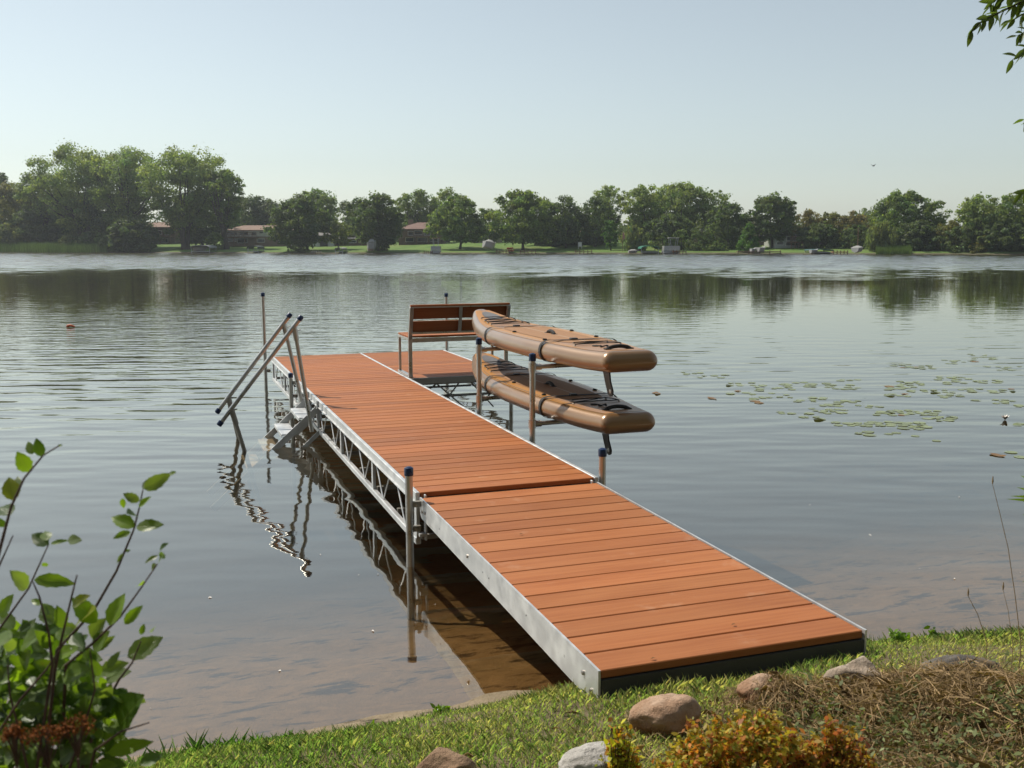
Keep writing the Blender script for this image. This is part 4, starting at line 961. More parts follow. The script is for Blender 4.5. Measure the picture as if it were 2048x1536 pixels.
p = MB(); p.tube([(0, 0, 0), (0, 0, 3.4)], .045, 6); p.build('pole', M['timber'], t); f = MB(); f.add([(0, 0, 3.3), (.32, .1, 3.2), (.36, -.08, 2.2), (.05, .02, 2.1), (0, .04, 3.3), (.32, .14, 3.2), (.36, -.04, 2.2), (.05, .06, 2.1)], [(0, 1, 2, 3), (4, 5, 6, 7), (0, 1, 5, 4), (1, 2, 6, 5), (2, 3, 7, 6), (3, 0, 4, 7)]); f.build('flag', M['flag'], t)
q_, bb = place(1160, 12); t = thing('lawn_chair', 'small white lawn chair on the dark slope under the oaks', 'chair', q_, -YAW)
MB().box((0, 0, .45), (.7, .6, .08)).build('seat', M['trim'], t); MB().box((0, .3, .85), (.7, .08, .8)).build('backrest', M['trim'], t)
for x in (-.3, .3):
    for y in (-.25, .25): MB().box((x, y, .2), (.07, .07, .42)).build('leg', M['trim'], t)
# orange marker float and a bird
q_ = onz(140, 655, 0); t = thing('marker_float', 'small orange float on the open water at the left', 'float', q_, -YAW)
f = MB(); f.tube([(-.09, 0, .02), (-.06, 0, .035), (.0, 0, .05), (.10, .0, .03), (.13, 0, .02)], [.01, .034, .036, .02, .006], 12); f.tube([(-.02, 0, .05), (.03, 0, .07)], .010, 8); f.build('float_body', M['orange'], t)
q_ = P(1747, 332, 60); t = thing('bird', 'tiny dark bird flying above the right shore', 'bird', q_)
f = MB(); f.tube([(-.09, 0, 0), (-.04, 0, .01), (.04, 0, .01), (.09, 0, .02)], [.004, .03, .03, .01], 8); f.add([(-.03, .01, .02), (.04, .01, .02), (.0, .22, .10), (-.04, .2, .09), (-.03, -.01, .02), (.04, -.01, .02), (.0, -.22, .10), (-.04, -.2, .09)], [(0, 1, 2, 3), (4, 5, 6, 7)]); f.build('body', M['feather'], t)

# ------------------------------------------------------------------ lily pads
def pad_mesh(kind, seed):
    r_ = np.random.default_rng(seed); n = 22; vs = [(0, 0, .004)]; 
    for i in range(n+1):
        an = .14+(2*math.pi-.28)*i/n; rr = 1+.04*math.sin(3*an+seed)
        z = .004+(.03*max(0, math.sin(an*2+seed))**3 if kind == 'wavy' else .25*max(0, math.cos(an-1.6))**3 if kind == 'curled' else 0)
        vs.append((rr*math.cos(an), rr*.96*math.sin(an), z))
    return vs, [(0, i+1, i+2) for i in range(n)]
def pad_obj(kind, seed, material, lab, grp, cat):
    vs, fs = pad_mesh(kind, seed); mb = MB(); mb.add(vs, fs); t_ = .85+.1*(seed % 4); mb.t = [(t_, t_, t_*.9)]*len(vs)
    o = mb.build('lily_pad', M[material], None, smooth=False); return tag(o, lab, cat, grp)
LP = ('green lily pad lying flat on the water right of the dock', 'flat green lily pads')
LC = ('green lily pad with one edge curled up on the water right of the dock', 'curled green lily pads')
LB = ('brown withered lily pad on the water right of the dock', 'withered lily pads')
protos = [('flat', 1, 'pad_leaf', LP), ('wavy', 2, 'pad_leaf', LP), ('flat', 3, 'pad_leaf', LP), ('wavy', 4, 'pad_leaf', LP), ('curled', 5, 'pad_leaf', LC), ('wavy', 6, 'pad_brown', LB)]
pobj = {}
blobs = [(130,250,60,8,5),(250,270,80,10,5),(420,312,90,12,7),(600,330,110,15,9),(720,312,80,10,6),(850,320,90,12,8),(1000,330,90,18,8),(1060,290,80,8,4),(430,362,90,12,5),(510,405,40,18,6),(650,380,80,14,5),(800,405,90,14,7),(980,425,110,16,10),(1180,445,40,6,3),(640,480,70,9,3),(900,470,110,16,11),(820,510,50,6,3),(1080,545,150,12,13),(1300,480,110,14,14),(1450,480,100,12,11),(1560,515,80,12,8),(1360,545,100,12,12),(1220,600,90,9,4),(1080,597,24,4,1),(1430,612,24,3,1),(1525,640,24,3,1),(1420,567,80,10,6),(1310,378,80,9,6),(1330,335,80,11,8),(1440,355,50,8,4),(1390,310,70,12,8),(1580,355,60,9,5),(1620,380,60,12,7),(1650,280,100,12,10),(1650,305,60,8,4),(1850,298,90,9,6),(1430,215,100,12,11),(1340,203,60,6,4),(1680,185,100,12,10),(1820,160,70,12,7),(1740,145,25,5,2),(1900,225,80,12,6),(2020,210,20,5,1),(1860,350,140,12,10),(1930,415,60,12,6),(2020,440,20,6,2),(1780,405,20,4,1),(1700,345,30,4,2),(2025,548,30,6,2),(1995,713,30,4,2),(2020,738,14,3,1)]
placed = []
for bx, by, sx, sy_, n in blobs:
    for _ in range(n):
        for tr_ in range(20):
            p_ = onz(1340+(bx+rng.uniform(-1, 1)*sx)/2.893, 660+(by+rng.uniform(-1, 1)*sy_)/2.893, 0); r0 = rng.uniform(.042, .076)
            if all((p_[0]-a)**2+(p_[1]-b_)**2 > (.82*(r0+c_))**2 for a, b_, c_ in placed): break
        else: continue
        placed.append((p_[0], p_[1], r0))
placed = placed[:292]
for i, (x, y, r0) in enumerate(placed):
    k = 4 if rng.uniform() < .07 else 5 if rng.uniform() < .06 else int(rng.integers(0, 4))
    kd, sd_, mt_, (lb, gr) = protos[k]
    if k not in pobj: o = pobj[k] = pad_obj(kd, sd_, mt_, lb, gr, 'lily pad')
    else: o = pobj[k].copy(); COL.objects.link(o)
    o.location = (x, y, .003+.0007*(i % 5)); o.rotation_euler = (0, 0, rng.uniform(0, 6.28)); o.scale = (r0, r0*rng.uniform(.85, 1), r0)
q_ = onz(2010, 840, 0); t = thing('water_lily', 'white water lily flower floating alone near the right edge', 'flower', q_)
fl = MB()
for k in range(10):
    an = k*2.4; e = .35+.5*(k/10); d_ = np.array([math.cos(an), math.sin(an), 0]); s_ = np.array([-d_[1], d_[0], 0])*.02; L = .055
    a, m_, b_ = np.array([0, 0, .005]), d_*L*.5*e*1.6+np.array([0, 0, .035]), d_*L*e*1.4+np.array([0, 0, .075-.03*e])
    fl.add([a-s_*.3, a+s_*.3, m_+s_, b_, m_-s_], [(0, 1, 2, 3, 4)])
fl.build('petals', M['petal'], t, smooth=False)
for x, y, lb in ((1313, 787, 'dry leaf floating right of the boards'), (1995, 911, 'brown leaf floating beside two lily pads at the right edge'), (1424, 797, 'tan leaf floating at the left of the lily pads')):
    q_ = onz(x, y, 0); vs, fs = pad_mesh('wavy', int(x)); mb = MB(); mb.add([(a*.05+q_[0], b_*.09+q_[1], c_*.3+.006) for a, b_, c_ in vs], fs); tag(mb.build('floating_leaf', M['pad_brown'], None, None, False), lb, 'leaf')
fz = None
for x, y in ((855, 1031), (757, 1149), (745, 1262), (718, 1150), (420, 1196), (640, 1110), (872, 1210), (1920, 995), (1742, 1071), (1841, 1139), (1910, 1158), (2039, 1145), (1620, 1010), (560, 1342), (300, 1418), (370, 1330)):
    q_ = onz(x, y, 0); mb = MB(); mb.add([(rng.normal(0, .006), rng.normal(0, .009), .002+rng.uniform(0, .004)) for _ in range(5)], [(0, 1, 2), (2, 3, 4), (0, 2, 4)]); o = mb.build('seed_fluff', M['petal'], None, None, False); o.location = q_; tag(o, 'speck of white seed fluff floating near the bank', 'seed fluff', 'specks of fluff on the shallow water')

# ------------------------------------------------------------------ near bank: grass, weeds, rocks, dry clippings
def bank_xy(n, x0, x1, y0, y1):
    return rng.uniform(x0, x1, n), rng.uniform(y0, y1, n)
def fbm(x, y, s): return (np.sin(x*s+1.3*np.sin(y*s*.7))+np.sin(y*s*1.3+1.7*np.sin(x*s*.6+2))+.5*np.sin((x+y)*s*2.1+.4)+.5*np.sin((x-y)*s*2.7))/3
def under_ramp(x, y): return (x > -.02) & (x < W+.02) & (y > -2.83)
def edge_y(x): return -2.32+.03*np.sin(x*5.3)+.02*np.sin(x*13.1+1)+.03*np.sin(x*1.7+.6)-.14*sstep(x, 1.5, 2.5)
def blades(n, x0, x1, y0, y1, hmin, hmax, wd, dens):
    x, y = bank_xy(n, x0, x1, y0, y1); e = edge_y(x)
    keep = (y < e) & ~under_ramp(x, y); pr = dens(x, y); keep &= rng.uniform(size=n) < pr
    x, y = x[keep], y[keep]; n = len(x); z = gz(x, y); rim = np.exp(-(e[keep]-y)/.12)
    h = rng.uniform(hmin, hmax, n)*(.75+.45*fbm(x, y, 3.1))*(1+.35*rim); h = np.maximum(h, .012)
    an = rng.uniform(0, 6.28, n); ln = rng.uniform(.15, .95, n)*h; d_ = np.stack([np.cos(an), np.sin(an), np.zeros(n)], 1); w_ = np.stack([-np.sin(an), np.cos(an), np.zeros(n)], 1)*(wd*rng.uniform(.6, 1.3, n))[:, None]
    b_ = np.stack([x, y, z-.004], 1); m_ = b_+d_*(ln*.35)[:, None]+np.array([0, 0, 1])*(h*.62)[:, None]; t_ = b_+d_*ln[:, None]+np.array([0, 0, 1])*h[:, None]
    vs = np.stack([b_-w_, b_+w_, m_+w_*.75, t_, m_-w_*.75], 1).reshape(-1, 3)
    dryness = np.clip(.49+.5*fbm(x, y, 2.3)+.35*sstep(x, .3, 1.6)*sstep(-y, 2.7, 3.2)-.5*rim+rng.normal(0, .33, n), 0, 1)[:, None]
    g_ = np.array([1., 1., 1.])*rng.uniform(.55, 1.25, (n, 1)); dr = np.array([2.6, 1.45, 2.4])*rng.uniform(.6, 1.15, (n, 1))
    return vs, np.repeat(g_*(1-dryness)+dr*dryness, 5, axis=0)
d1 = lambda x, y: np.clip(1.05-.75*np.clip(1.3*np.exp(-((x-MD[1][0])/.5)**2-((y-MD[1][1]+.08)/.3)**2)+np.exp(-((x-MD[0][0])/.12)**2-((y-MD[0][1])/.1)**2), 0, 1)+.25*fbm(x, y, 4.), .1, 1)
v1_, t1_ = blades(150000, -2.6, 4.2, -4.4, -2.0, .018, .052, .0016, d1)
v2_, t2_ = blades(11000, -2.6, 4.2, -3.6, -2.0, .03, .065, .0021, lambda x, y: np.exp(-(edge_y(x)-y)/.22)*.9)
tag(fast_mesh('grass', np.concatenate([v1_, v2_]), 5, M['grass'], None, (0, 0, 0), np.concatenate([t1_, t2_])), kind='stuff')
# thick dark green tuft stretch at the left part of the rim
v3_, t3_ = blades(4200, -1.75, -1.0, -2.5, -2.0, .035, .085, .0017, lambda x, y: np.exp(-((x+1.32)/.2)**2)*.8)
tag(fast_mesh('grass', v3_, 5, M['grass'], None, (0, 0, 0), np.clip(t3_, .3, .95)*np.array([.8, .95, .7])), kind='stuff')
# dry clippings: tangled thin stalks over the mounds at the right
def strands(n, cx, cy_, sx, sy_, hmax, lmin=.06, lmax=.2, mat_='dry', name='dry_clippings'):
    x = cx+rng.normal(0, sx, n); y = cy_+rng.normal(0, sy_, n); z = gz(x, y)+rng.uniform(0, 1, n)**2*hmax*np.exp(-((x-cx)/sx)**2*.5-((y-cy_)/sy_)**2*.5)
    an = rng.uniform(0, 6.28, n); L = rng.uniform(lmin, lmax, n); pit_ = rng.normal(0, .28, n)
    d_ = np.stack([np.cos(an)*np.cos(pit_), np.sin(an)*np.cos(pit_), np.sin(pit_)], 1); p0 = np.stack([x, y, z+.006], 1); bow = np.array([0, 0, 1])*(rng.uniform(-.02, .04, n))[:, None]
    wv = unit(np.cross(d_, rng.normal(0, 1, (n, 3))))*rng.uniform(.0007, .0018, (n, 1)); a, m_, b_ = p0-d_*(L/2)[:, None], p0+bow, p0+d_*(L/2)[:, None]
    vs = np.stack([a-wv, a+wv, m_+wv, b_+wv*.4, b_-wv*.4, m_-wv], 1).reshape(-1, 3)
    return vs, np.repeat(np.array([1., .95, .85])*rng.uniform(.35, 1.35, (n, 1)), 6, axis=0)
S_ = [strands(4600, MD[1][0], MD[1][1], .30, .17, .07), strands(2600, MD[0][0], MD[0][1], .085, .08, .05, .03, .10), strands(2200, MD[2][0]+.05, MD[2][1]+.02, .14, .08, .05, .05, .14), strands(4200, MD[1][0]-.1, MD[1][1]-.3, .5, .2, .03), strands(900, .2, -3.3, .35, .2, .01, .03, .1)]
tag(fast_mesh('dry_clippings', np.concatenate([s[0] for s in S_]), 6, M['dry'], None, (0, 0, 0), np.concatenate([s[1] for s in S_])), kind='stuff')
def small_leaves(n, pts, size, spread=.6):
    nrm = unit(rng.normal(0, spread, (n, 3))+np.array([0, 0, 1.])); t1 = unit(np.cross(nrm, rng.normal(0, 1, (n, 3)))); t2 = np.cross(nrm, t1); s = size*rng.uniform(.55, 1.3, (n, 1))
    vs = np.stack([pts-t1*s, pts-t1*s*.2+t2*s*.52, pts+t1*s*.55+t2*s*.35, pts+t1*s*1.1, pts+t1*s*.55-t2*s*.35, pts-t1*s*.2-t2*s*.52], 1); vs[:, [1, 2, 4, 5]] += nrm[:, None]*s[:, None]*.14
    return vs.reshape(-1, 3)
n = 4200; x = rng.normal(MD[1][0]-.1, .5, n); y = rng.normal(MD[1][1]-.12, .22, n); k = (fbm(x, y, 5.5) > -.25+.0*x) & (x > .35) & ~under_ramp(x, y); x, y = x[k], y[k]; n = len(x)
pts = np.stack([x, y, gz(x, y)+rng.uniform(.005, .075, n)], 1); tn = np.where(rng.uniform(size=(n, 1)) < .13, np.array([[2.0, 1.9, 2.4]]), np.array([[1., 1., 1.]]))*rng.uniform(.5, 1.35, (n, 1))
tag(fast_mesh('ground_cover', small_leaves(n, pts, .011), 6, M['cover'], None, (0, 0, 0), np.repeat(tn, 6, axis=0)), kind='stuff')
# weeds: small leafy rosettes along the rim
GW = 'leafy weeds along the grass rim'
def weed(label, px, py, h, n, leafy, spread=.5, pale=1., seed=0):
    q_ = onz(px, py, .14)
    for _ in range(4): q_ = onz(px, py, float(gz(q_[0], q_[1])))
    q_[1] = min(q_[1], edge_y(q_[0])-.035)
    r_ = np.random.default_rng(seed+int(px)); t = thing('weed', label, 'weed', (q_[0], q_[1], float(gz(q_[0], q_[1]))-.005), 0, GW)
    st = MB(); pts = []; nrm = []
    for k in range(n):
        an = r_.uniform(0, 6.28); rr = h*spread*r_.uniform(.2, 1); tp = np.array([rr*math.cos(an), rr*math.sin(an), h*r_.uniform(.55, 1)])
        st.tube([(0, 0, 0), tp*.5+np.array([0, 0, h*.12]), tp], [.0018, .0014, .0008], 5, False)
        for j in range(leafy): f_ = r_.uniform(.35, 1.02); pts.append(tp*f_+np.array([0, 0, h*.12*(1-abs(2*f_-1))])+r_.normal(0, .006, 3))
    st.build('stem', M['reed'], t); pts = np.array(pts)
    fast_mesh('leaves', small_leaves(len(pts), pts, .017 if leafy < 9 else .012, .9), 6, M['shrub_leaf'], t, (0, 0, 0), np.repeat(np.array([1, 1.05, .9])*pale*r_.uniform(.7, 1.3, (len(pts), 1)), 6, axis=0))
weed('tall leafy weed left of the ramp corner', 830, 1412, .09, 6, 7, seed=1)
weed('bright leafy weed with long leaves beside the ramp corner', 1105, 1384, .10, 6, 6, .8, 1.1, seed=2)
weed('single upright weed on the rim left of the tall leafy weed', 715, 1440, .07, 2, 6, .2, .8, seed=3)
weed('low yellow green weed at the left end of the grass', 590, 1462, .06, 8, 7, .9, 1.2, seed=4)
weed('pale small weed beside the big leafed shrub', 400, 1516, .07, 8, 7, .9, 1.3, seed=5)
weed('dark rosette weed on the rim near the left end', 556, 1450, .07, 5, 6, .6, .8, seed=6)
weed('bushy weed below the far corner of the ramp', 1645, 1306, .12, 9, 8, .7, 1.05, seed=7)
weed('smaller bushy weed left of the one under the ramp corner', 1600, 1326, .09, 8, 7, .8, 1., seed=8)
weed('leafy weed right of the ramp corner', 1790, 1296, .08, 7, 7, .8, 1.1, seed=9)
weed('broad leafed weed near the right edge of the grass', 1870, 1288, .08, 5, 6, .6, 1.15, seed=10)
weed('sprawling weed between the ramp end and the grey stone', 1530, 1345, .05, 8, 6, 1.2, .9, seed=11)
# bare stalks standing at the right
GS = 'bare dry stalks at the right edge'
def stalk(label, pts_px, b, m_='dry', r=.0018):
    ps = [P(x, y, b+i*.03) for i, (x, y) in enumerate(pts_px)]; base = ps[0].copy(); base[2] = float(gz(base[0], base[1]))-.01
    t = thing('dry_stalk', label, 'plant stalk', base, 0, GS); mb = MB(); mb.tube([base]+ps[0:], [r]+[r*(1-.6*i/len(ps)) for i in range(len(ps))], 6); mb.build('stem', M[m_], t, base)
    sh = MB(); sh.tube([ps[-1], ps[-1]+np.array([0, 0, .012]), ps[-1]+np.array([0, 0, .03])], [.002, .0035, .001], 6); sh.build('seed_head', M['dry'], t, base)
stalk('tallest thin stalk leaning left at the right edge', [(2042, 1290), (2030, 1190), (2016, 1095), (1998, 1020), (1985, 968)], 3.55)
stalk('short dark stalk leaning left of the tallest one', [(1974, 1285), (1955, 1228), (1936, 1192)], 3.5)
stalk('faint thin stalk between the two others', [(2026, 1290), (2016, 1220), (2006, 1180)], 3.45, 'dry', .0013)
# narrow leaves of a plant entering from the right edge
q0 = P(2110, 1120, 3.0); zb_ = float(gz(q0[0], q0[1])); t = thing('reed_plant', 'narrow leafed plant reaching in at the right edge above the stalks', 'plant', (q0[0], q0[1], zb_))
mb = MB(); mb.tube([(q0[0], q0[1], zb_), P(2106, 1150, 3.0), P(2090, 985, 3.)], [.006, .004, .002], 6); mb.build('stem', M['reed'], t, (q0[0], q0[1], zb_))
vs = []
for (xa, ya), (xb, yb) in (((2090, 1012), (2012, 998)), ((2090, 1005), (2020, 992)), ((2088, 1000), (2033, 974)), ((2085, 985), (2040, 950)), ((2090, 1035), (2044, 1030)), ((2090, 1150), (2044, 1165)), ((2088, 1165), (2045, 1190)), ((2100, 960), (2060, 900))):
    a, b_ = P(xa, ya, 3.), P(xb, yb, 2.95); wv = unit(np.cross(b_-a, FWD))*.005; m_ = (a+b_)/2+np.array([0, 0, .008]); vs += [a-wv*.5, a+wv*.5, m_+wv, b_, m_-wv]
fast_mesh('leaves', np.array(vs), 5, M['shrub_leaf'], t, (q0[0], q0[1], zb_), np.ones((len(vs), 3))*.8)
# rocks
def rock_obj(label, px, py, b, size, material, seed, flat=.8, rz=0., sink=.2, sharp=0., name='rock'):
    bm = bmesh.new(); bmesh.ops.create_icosphere(bm, subdivisions=5, radius=1.); r_ = np.random.default_rng(seed)
    v = np.array([q.co[:] for q in bm.verts]); n0 = unit(v); dirs_ = unit(r_.normal(0, 1, (9 if sharp else 5, 3)))
    if sharp:
        for d_ in dirs_: k = n0@d_; lim = r_.uniform(.55, .8); v -= np.outer(np.maximum(0, (v@d_)-lim), d_)*sharp
    for f_, am in ((1.6, .10), (3.3, .05), (7., .022), (15., .010), (31., .006)):
        ph = r_.uniform(0, 6.28, (3,)); M_ = r_.normal(0, 1, (3, 3)); s_ = np.sin(v@M_.T*f_+ph); v += n0*(s_.sum(1)*am/1.7)[:, None]
    v *= np.array(size); v = v@np.array([[math.cos(rz), math.sin(rz), 0], [-math.sin(rz), math.cos(rz), 0], [0, 0, 1]])
    for q, c in zip(bm.verts, v): q.co = c
    me = bpy.data.meshes.new(name); bm.to_mesh(me); bm.free(); me.materials.append(M[material]); me.shade_smooth()
    o = bpy.data.objects.new(name, me); COL.objects.link(o); p_ = P(px, py, b); g_ = float(gz(p_[0], p_[1])); o.location = (p_[0], p_[1], g_+size[2]*(1-2*sink)*.5); return tag(o, label, 'rock', 'rocks on the grassy bank')
rock_obj('large rounded tan boulder with a rusty lower side, in front of the ramp', 1333, 1455, 3.27, (.145, .105, .098), 'stone_tan', 3, sink=.14, sharp=.5)
rock_obj('small tan stone half buried between the rounded boulder and the dry grass', 1522, 1438, 3.40, (.095, .07, .055), 'stone_tan', 8, sink=.3)
rock_obj('peaked pale grey rock in dry grass right of the middle', 1697, 1402, 3.52, (.125, .105, .10), 'stone_grey', 12, sink=.3, sharp=.9)
rock_obj('long dark flat rock in the clippings at the right', 1915, 1352, 3.65, (.19, .11, .075), 'stone_dark', 15, rz=-.3, sink=.2, sharp=.8)
rock_obj('brown angular rock cut by the bottom edge', 888, 1548, 2.9, (.11, .09, .07), 'stone_brown', 21, sink=.2, sharp=1.)
rock_obj('pale rounded rock at the bottom edge beside the orange shrub', 1185, 1548, 2.92, (.12, .09, .062), 'stone_pale', 25, sink=.25)
rock_obj('small white stone in the clippings at the right', 1962, 1442, 3.25, (.016, .014, .013), 'stone_pale', 31, sink=.1, name='pebble')
rock_obj('small white stone in front of the pale grey rock', 1672, 1432, 3.30, (.028, .02, .014), 'stone_pale', 33, sink=.1, name='pebble')
rock_obj('small pale stone under the near edge of the ramp', 1506, 1332, 3.62, (.022, .02, .014), 'stone_grey', 35, sink=.1, name='pebble')

# ------------------------------------------------------------------ big leafed shrub at the left
SB = 1.62
def leaf_shape(base, tip, wr, up, ser=True, n=9, fold=.16, curl=.12):
    """serrated ovate leaf: rows of five points from base to tip"""
    base, tip = np.array(base), np.array(tip); ax = tip-base; L = np.linalg.norm(ax); ax = ax/L; side = np.cross(ax, up); side /= np.linalg.norm(side)+1e-9; nr = np.cross(side, ax)
    vs, uv = [], []
    for i in range(n+1):
        t = i/n; w_ = wr*L*.5*(math.sin(math.pi*min(1, t**.78*.985+.012)))**.85
        if ser and 0 < i < n: w_ *= 1+(.07 if i % 2 else -.05)
        for k in range(5):
            q_ = (k-2)/2; vs.append(base+ax*L*t+side*w_*q_+nr*(abs(q_)*w_*fold*2-curl*L*(t*t)+.012*L*math.sin(9*t+q_*3))); uv.append((.5+q_*.5, t))
    fs = [(i*5+k, i*5+k+1, i*5+6+k, i*5+5+k) for i in range(n) for k in range(4)]
    return vs, fs, uv
class Leaves:
    def __init__(s): s.mb = MB(); s.uv = []
    def add(s, *a, tint=(1, 1, 1), **k): v, f, u = leaf_shape(*a, **k); s.mb.add(v, f, tint); s.uv += u
    def build(s, name, material, parent, off):
        o = s.mb.build(name, material, parent, off, True, 60); uvl = o.data.uv_layers.new(name='UVMap'); li = np.empty(len(o.data.loops), np.int32); o.data.loops.foreach_get('vertex_index', li)
        uvl.data.foreach_set('uv', np.array(s.uv, np.float32)[li].ravel()); return o
bq = P(-30, 1536, SB); base = np.array([bq[0], bq[1], float(gz(bq[0], bq[1]))])
sh = thing('leafy_shrub', 'big leafed green shrub reaching up in the left foreground', 'shrub', base)
stems = [[(114,1300),(185,1225),(233,1142),(268,1058),(279,1014),(286,979)], [(132,1330),(185,1287),(240,1234),(277,1183),(315,1128)], [(-40,1330),(0,1256),(57,1177),(97,1089)], [(-30,1230),(0,1098),(22,1014),(48,957),(86,911),(117,892)],
         [(105,1330),(97,1265),(79,1194),(66,1164)], [(200,1430),(238,1359),(264,1326),(282,1282)], [(-20,1490),(40,1400),(92,1340),(132,1282)], [(110,1340),(119,1296),(145,1186),(154,1150)], [(190,1500),(242,1463),(299,1445)], [(-30,1200),(0,1128),(26,1071)],
         [(130,1560),(160,1480),(190,1380),(180,1300)], [(60,1560),(40,1470),(20,1390),(15,1330)]]
for i, pl in enumerate(stems):
    d0 = SB+rng.uniform(-.10, .10); ps = [P(x, y, d0+rng.normal(0, .008)) for x, y in pl]
    mid_ = (base+ps[0])/2+np.array([rng.normal(0, .02), rng.normal(0, .02), .02]); st = MB()
    st.tube([base+rng.normal(0, .03, 3)*[1, 1, 0], mid_]+ps, list(np.linspace(.0036, .0010, len(ps)+2)), 8); st.build('stem', M['stem'], sh, base)
lf = Leaves(); C0 = lambda x, y: (x/2.2725, 860+y/2.2725)
GR, DK, GY, YL, BR = (1, 1, 1), (.42, .50, .6), (1.15, 1.0, 2.6), (1.7, 1.25, .8), (1.3, 1.3, 1.0)  # GY: sky sheen painted in as a grey tint, also pale undersides
spec = [(130,190,80,100,.62,BR),(150,110,122,50,.5,GR),(190,120,162,38,.55,DK),(262,74,284,66,.7,GR),(60,320,40,212,.6,YL),(75,280,80,208,.5,GY),(52,385,-4,345,.6,DK),(20,440,-10,400,.6,DK),(650,270,706,205,.5,DK),(655,268,772,200,.42,GY),(770,200,800,190,.5,BR),
 (635,322,556,290,.5,GY),(558,310,560,358,.5,BR),(632,350,684,300,.4,BR),(610,442,502,388,.5,BR),(620,442,744,428,.42,GR),(592,463,514,490,.4,BR),(614,384,580,376,.6,DK),(572,552,592,545,.6,GR),(560,560,530,605,.3,GY),(712,612,686,636,.6,GY),(718,572,656,602,.35,GY),(726,548,760,512,.5,DK),(722,572,757,568,.5,BR),(722,600,735,570,.4,GR),(628,708,652,698,.6,BR),
 (566,882,645,796,.42,BR),(498,888,562,740,.5,BR),(440,872,325,762,.5,BR),(330,800,405,750,.4,YL),(222,522,138,470,.5,DK),(212,502,206,456,.5,GR),(230,518,314,497,.3,GR),(310,497,362,500,.4,GY),(198,602,212,622,.6,GR),(155,682,342,690,.36,BR),(122,722,52,640,.55,GY),(-2,850,52,748,.45,BR),(190,792,138,770,.4,GR),(216,872,188,790,.5,DK),(250,850,190,785,.45,GR),
 (95,950,158,855,.52,GY),(290,900,262,800,.5,GR),(350,880,420,800,.5,YL),(580,1032,738,938,.5,GY),(690,922,704,890,.6,BR),(640,930,655,880,.5,GR),(488,1082,545,1005,.4,GY),(428,1002,518,938,.36,GY),(50,1140,212,1062,.42,BR),(478,1212,596,1198,.5,DK),(545,1352,622,1205,.8,DK),(425,1292,522,1238,.6,DK),(600,1208,664,1240,.5,GY),(490,1466,694,1414,.30,BR),(348,1462,455,1368,.5,GR),(448,1500,575,1532,.5,DK),(460,1100,570,1060,.35,GY),(270,1010,330,985,.5,BR),(240,1100,120,1210,.5,GR),(290,1130,400,1080,.5,GR),(330,1210,440,1180,.5,GR),(250,1230,310,1180,.5,GR),(60,1300,130,1285,.5,BR),(150,1090,40,1180,.4,GR),(400,930,330,1000,.5,DK),(400,1010,440,1060,.5,DK),(640,1520,740,1470,.6,(.7,.8,1.2)),(350,1160,450,1200,.5,DK),(210,1320,260,1400,.5,GY),(420,950,470,860,.45,GY),(150,960,200,1010,.6,GY),(60,1000,20,940,.5,GY),(30,1080,-10,1150,.5,GY)]
def shrub_leaf(xa, ya, xb, yb, wr, tint, d0):
    a, b_ = P(*C0(xa, ya), d0), P(*C0(xb, yb), d0+rng.uniform(-.035, .03)); up = -FWD*rng.uniform(.5, 1)+np.array([0, 0, 1])*rng.uniform(.1, .9)+HR*rng.uniform(-.5, .5)
    v = rng.uniform(.85, 1.15); lf.add(a, b_, wr*1.08, up, tint=tuple(np.array(tint)*v), fold=rng.uniform(.05, .22), curl=rng.uniform(.02, .16))
for s_ in spec: shrub_leaf(*s_[:4], s_[4], s_[5], SB+rng.uniform(-.05, .05))
for _ in range(600):
    while True:
        x, y = rng.uniform(-40, 580), rng.uniform(860, 1640)
        if y > 860+max(0, x-330)*1.15+max(0, 120-x)*.4 and rng.uniform() < min(1, max(.10, (y-830-max(0, x-330))/420)) and x < 500+70*math.sin(y*.011): break
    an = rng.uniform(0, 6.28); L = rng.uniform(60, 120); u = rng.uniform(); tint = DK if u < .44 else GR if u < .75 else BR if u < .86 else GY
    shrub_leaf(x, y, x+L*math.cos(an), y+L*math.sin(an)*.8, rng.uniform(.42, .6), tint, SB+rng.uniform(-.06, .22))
lf.build('foliage', M['shrub_leaf'], sh, base)
# rusty flat seed clusters of a lower plant at the very corner
def seed_cluster(label, px, py, b, wpx, hpx, seed):
    r_ = np.random.default_rng(seed); c = P(px, py, b); g_ = float(gz(c[0], c[1])); k = b/F*1.02; t = thing('seed_head_cluster', label, 'seed head', (c[0], c[1], g_), 0, 'rusty seed heads in the left corner')
    st = MB(); pts = []
    for i in range(26):
        o = np.array([r_.uniform(-.5, .5)*wpx*k, r_.uniform(-.5, .5)*wpx*k*.7, 0]); o[2] = hpx*k*.5*(1-(2*np.linalg.norm(o)/(wpx*k))**2); st.tube([c+[0, 0, -.05], c+o*.5+[0, 0, -.02], c+o], .0006, 4, False)
        for _ in range(16): pts.append(c+o+r_.normal(0, .0042, 3))
    st.tube([(c[0], c[1], g_), c+[0, 0, -.05]], .0022, 6); st.build('stem', M['stem'], t, (c[0], c[1], g_)); pts = np.array(pts)
    fast_mesh('seed_head', small_leaves(len(pts), pts, .0024, 2.), 6, M['rust'], t, (c[0], c[1], g_), np.repeat(np.array([1., 1., 1.])*r_.uniform(.5, 1.5, (len(pts), 1)), 6, axis=0))
seed_cluster('rusty seed head nearest the left edge', 30, 1472, 1.40, 50, 26, 1); seed_cluster('wide rusty seed head between the two others', 92, 1476, 1.42, 88, 30, 2); seed_cluster('highest rusty seed head, on the right of the three', 152, 1455, 1.44, 60, 26, 3)

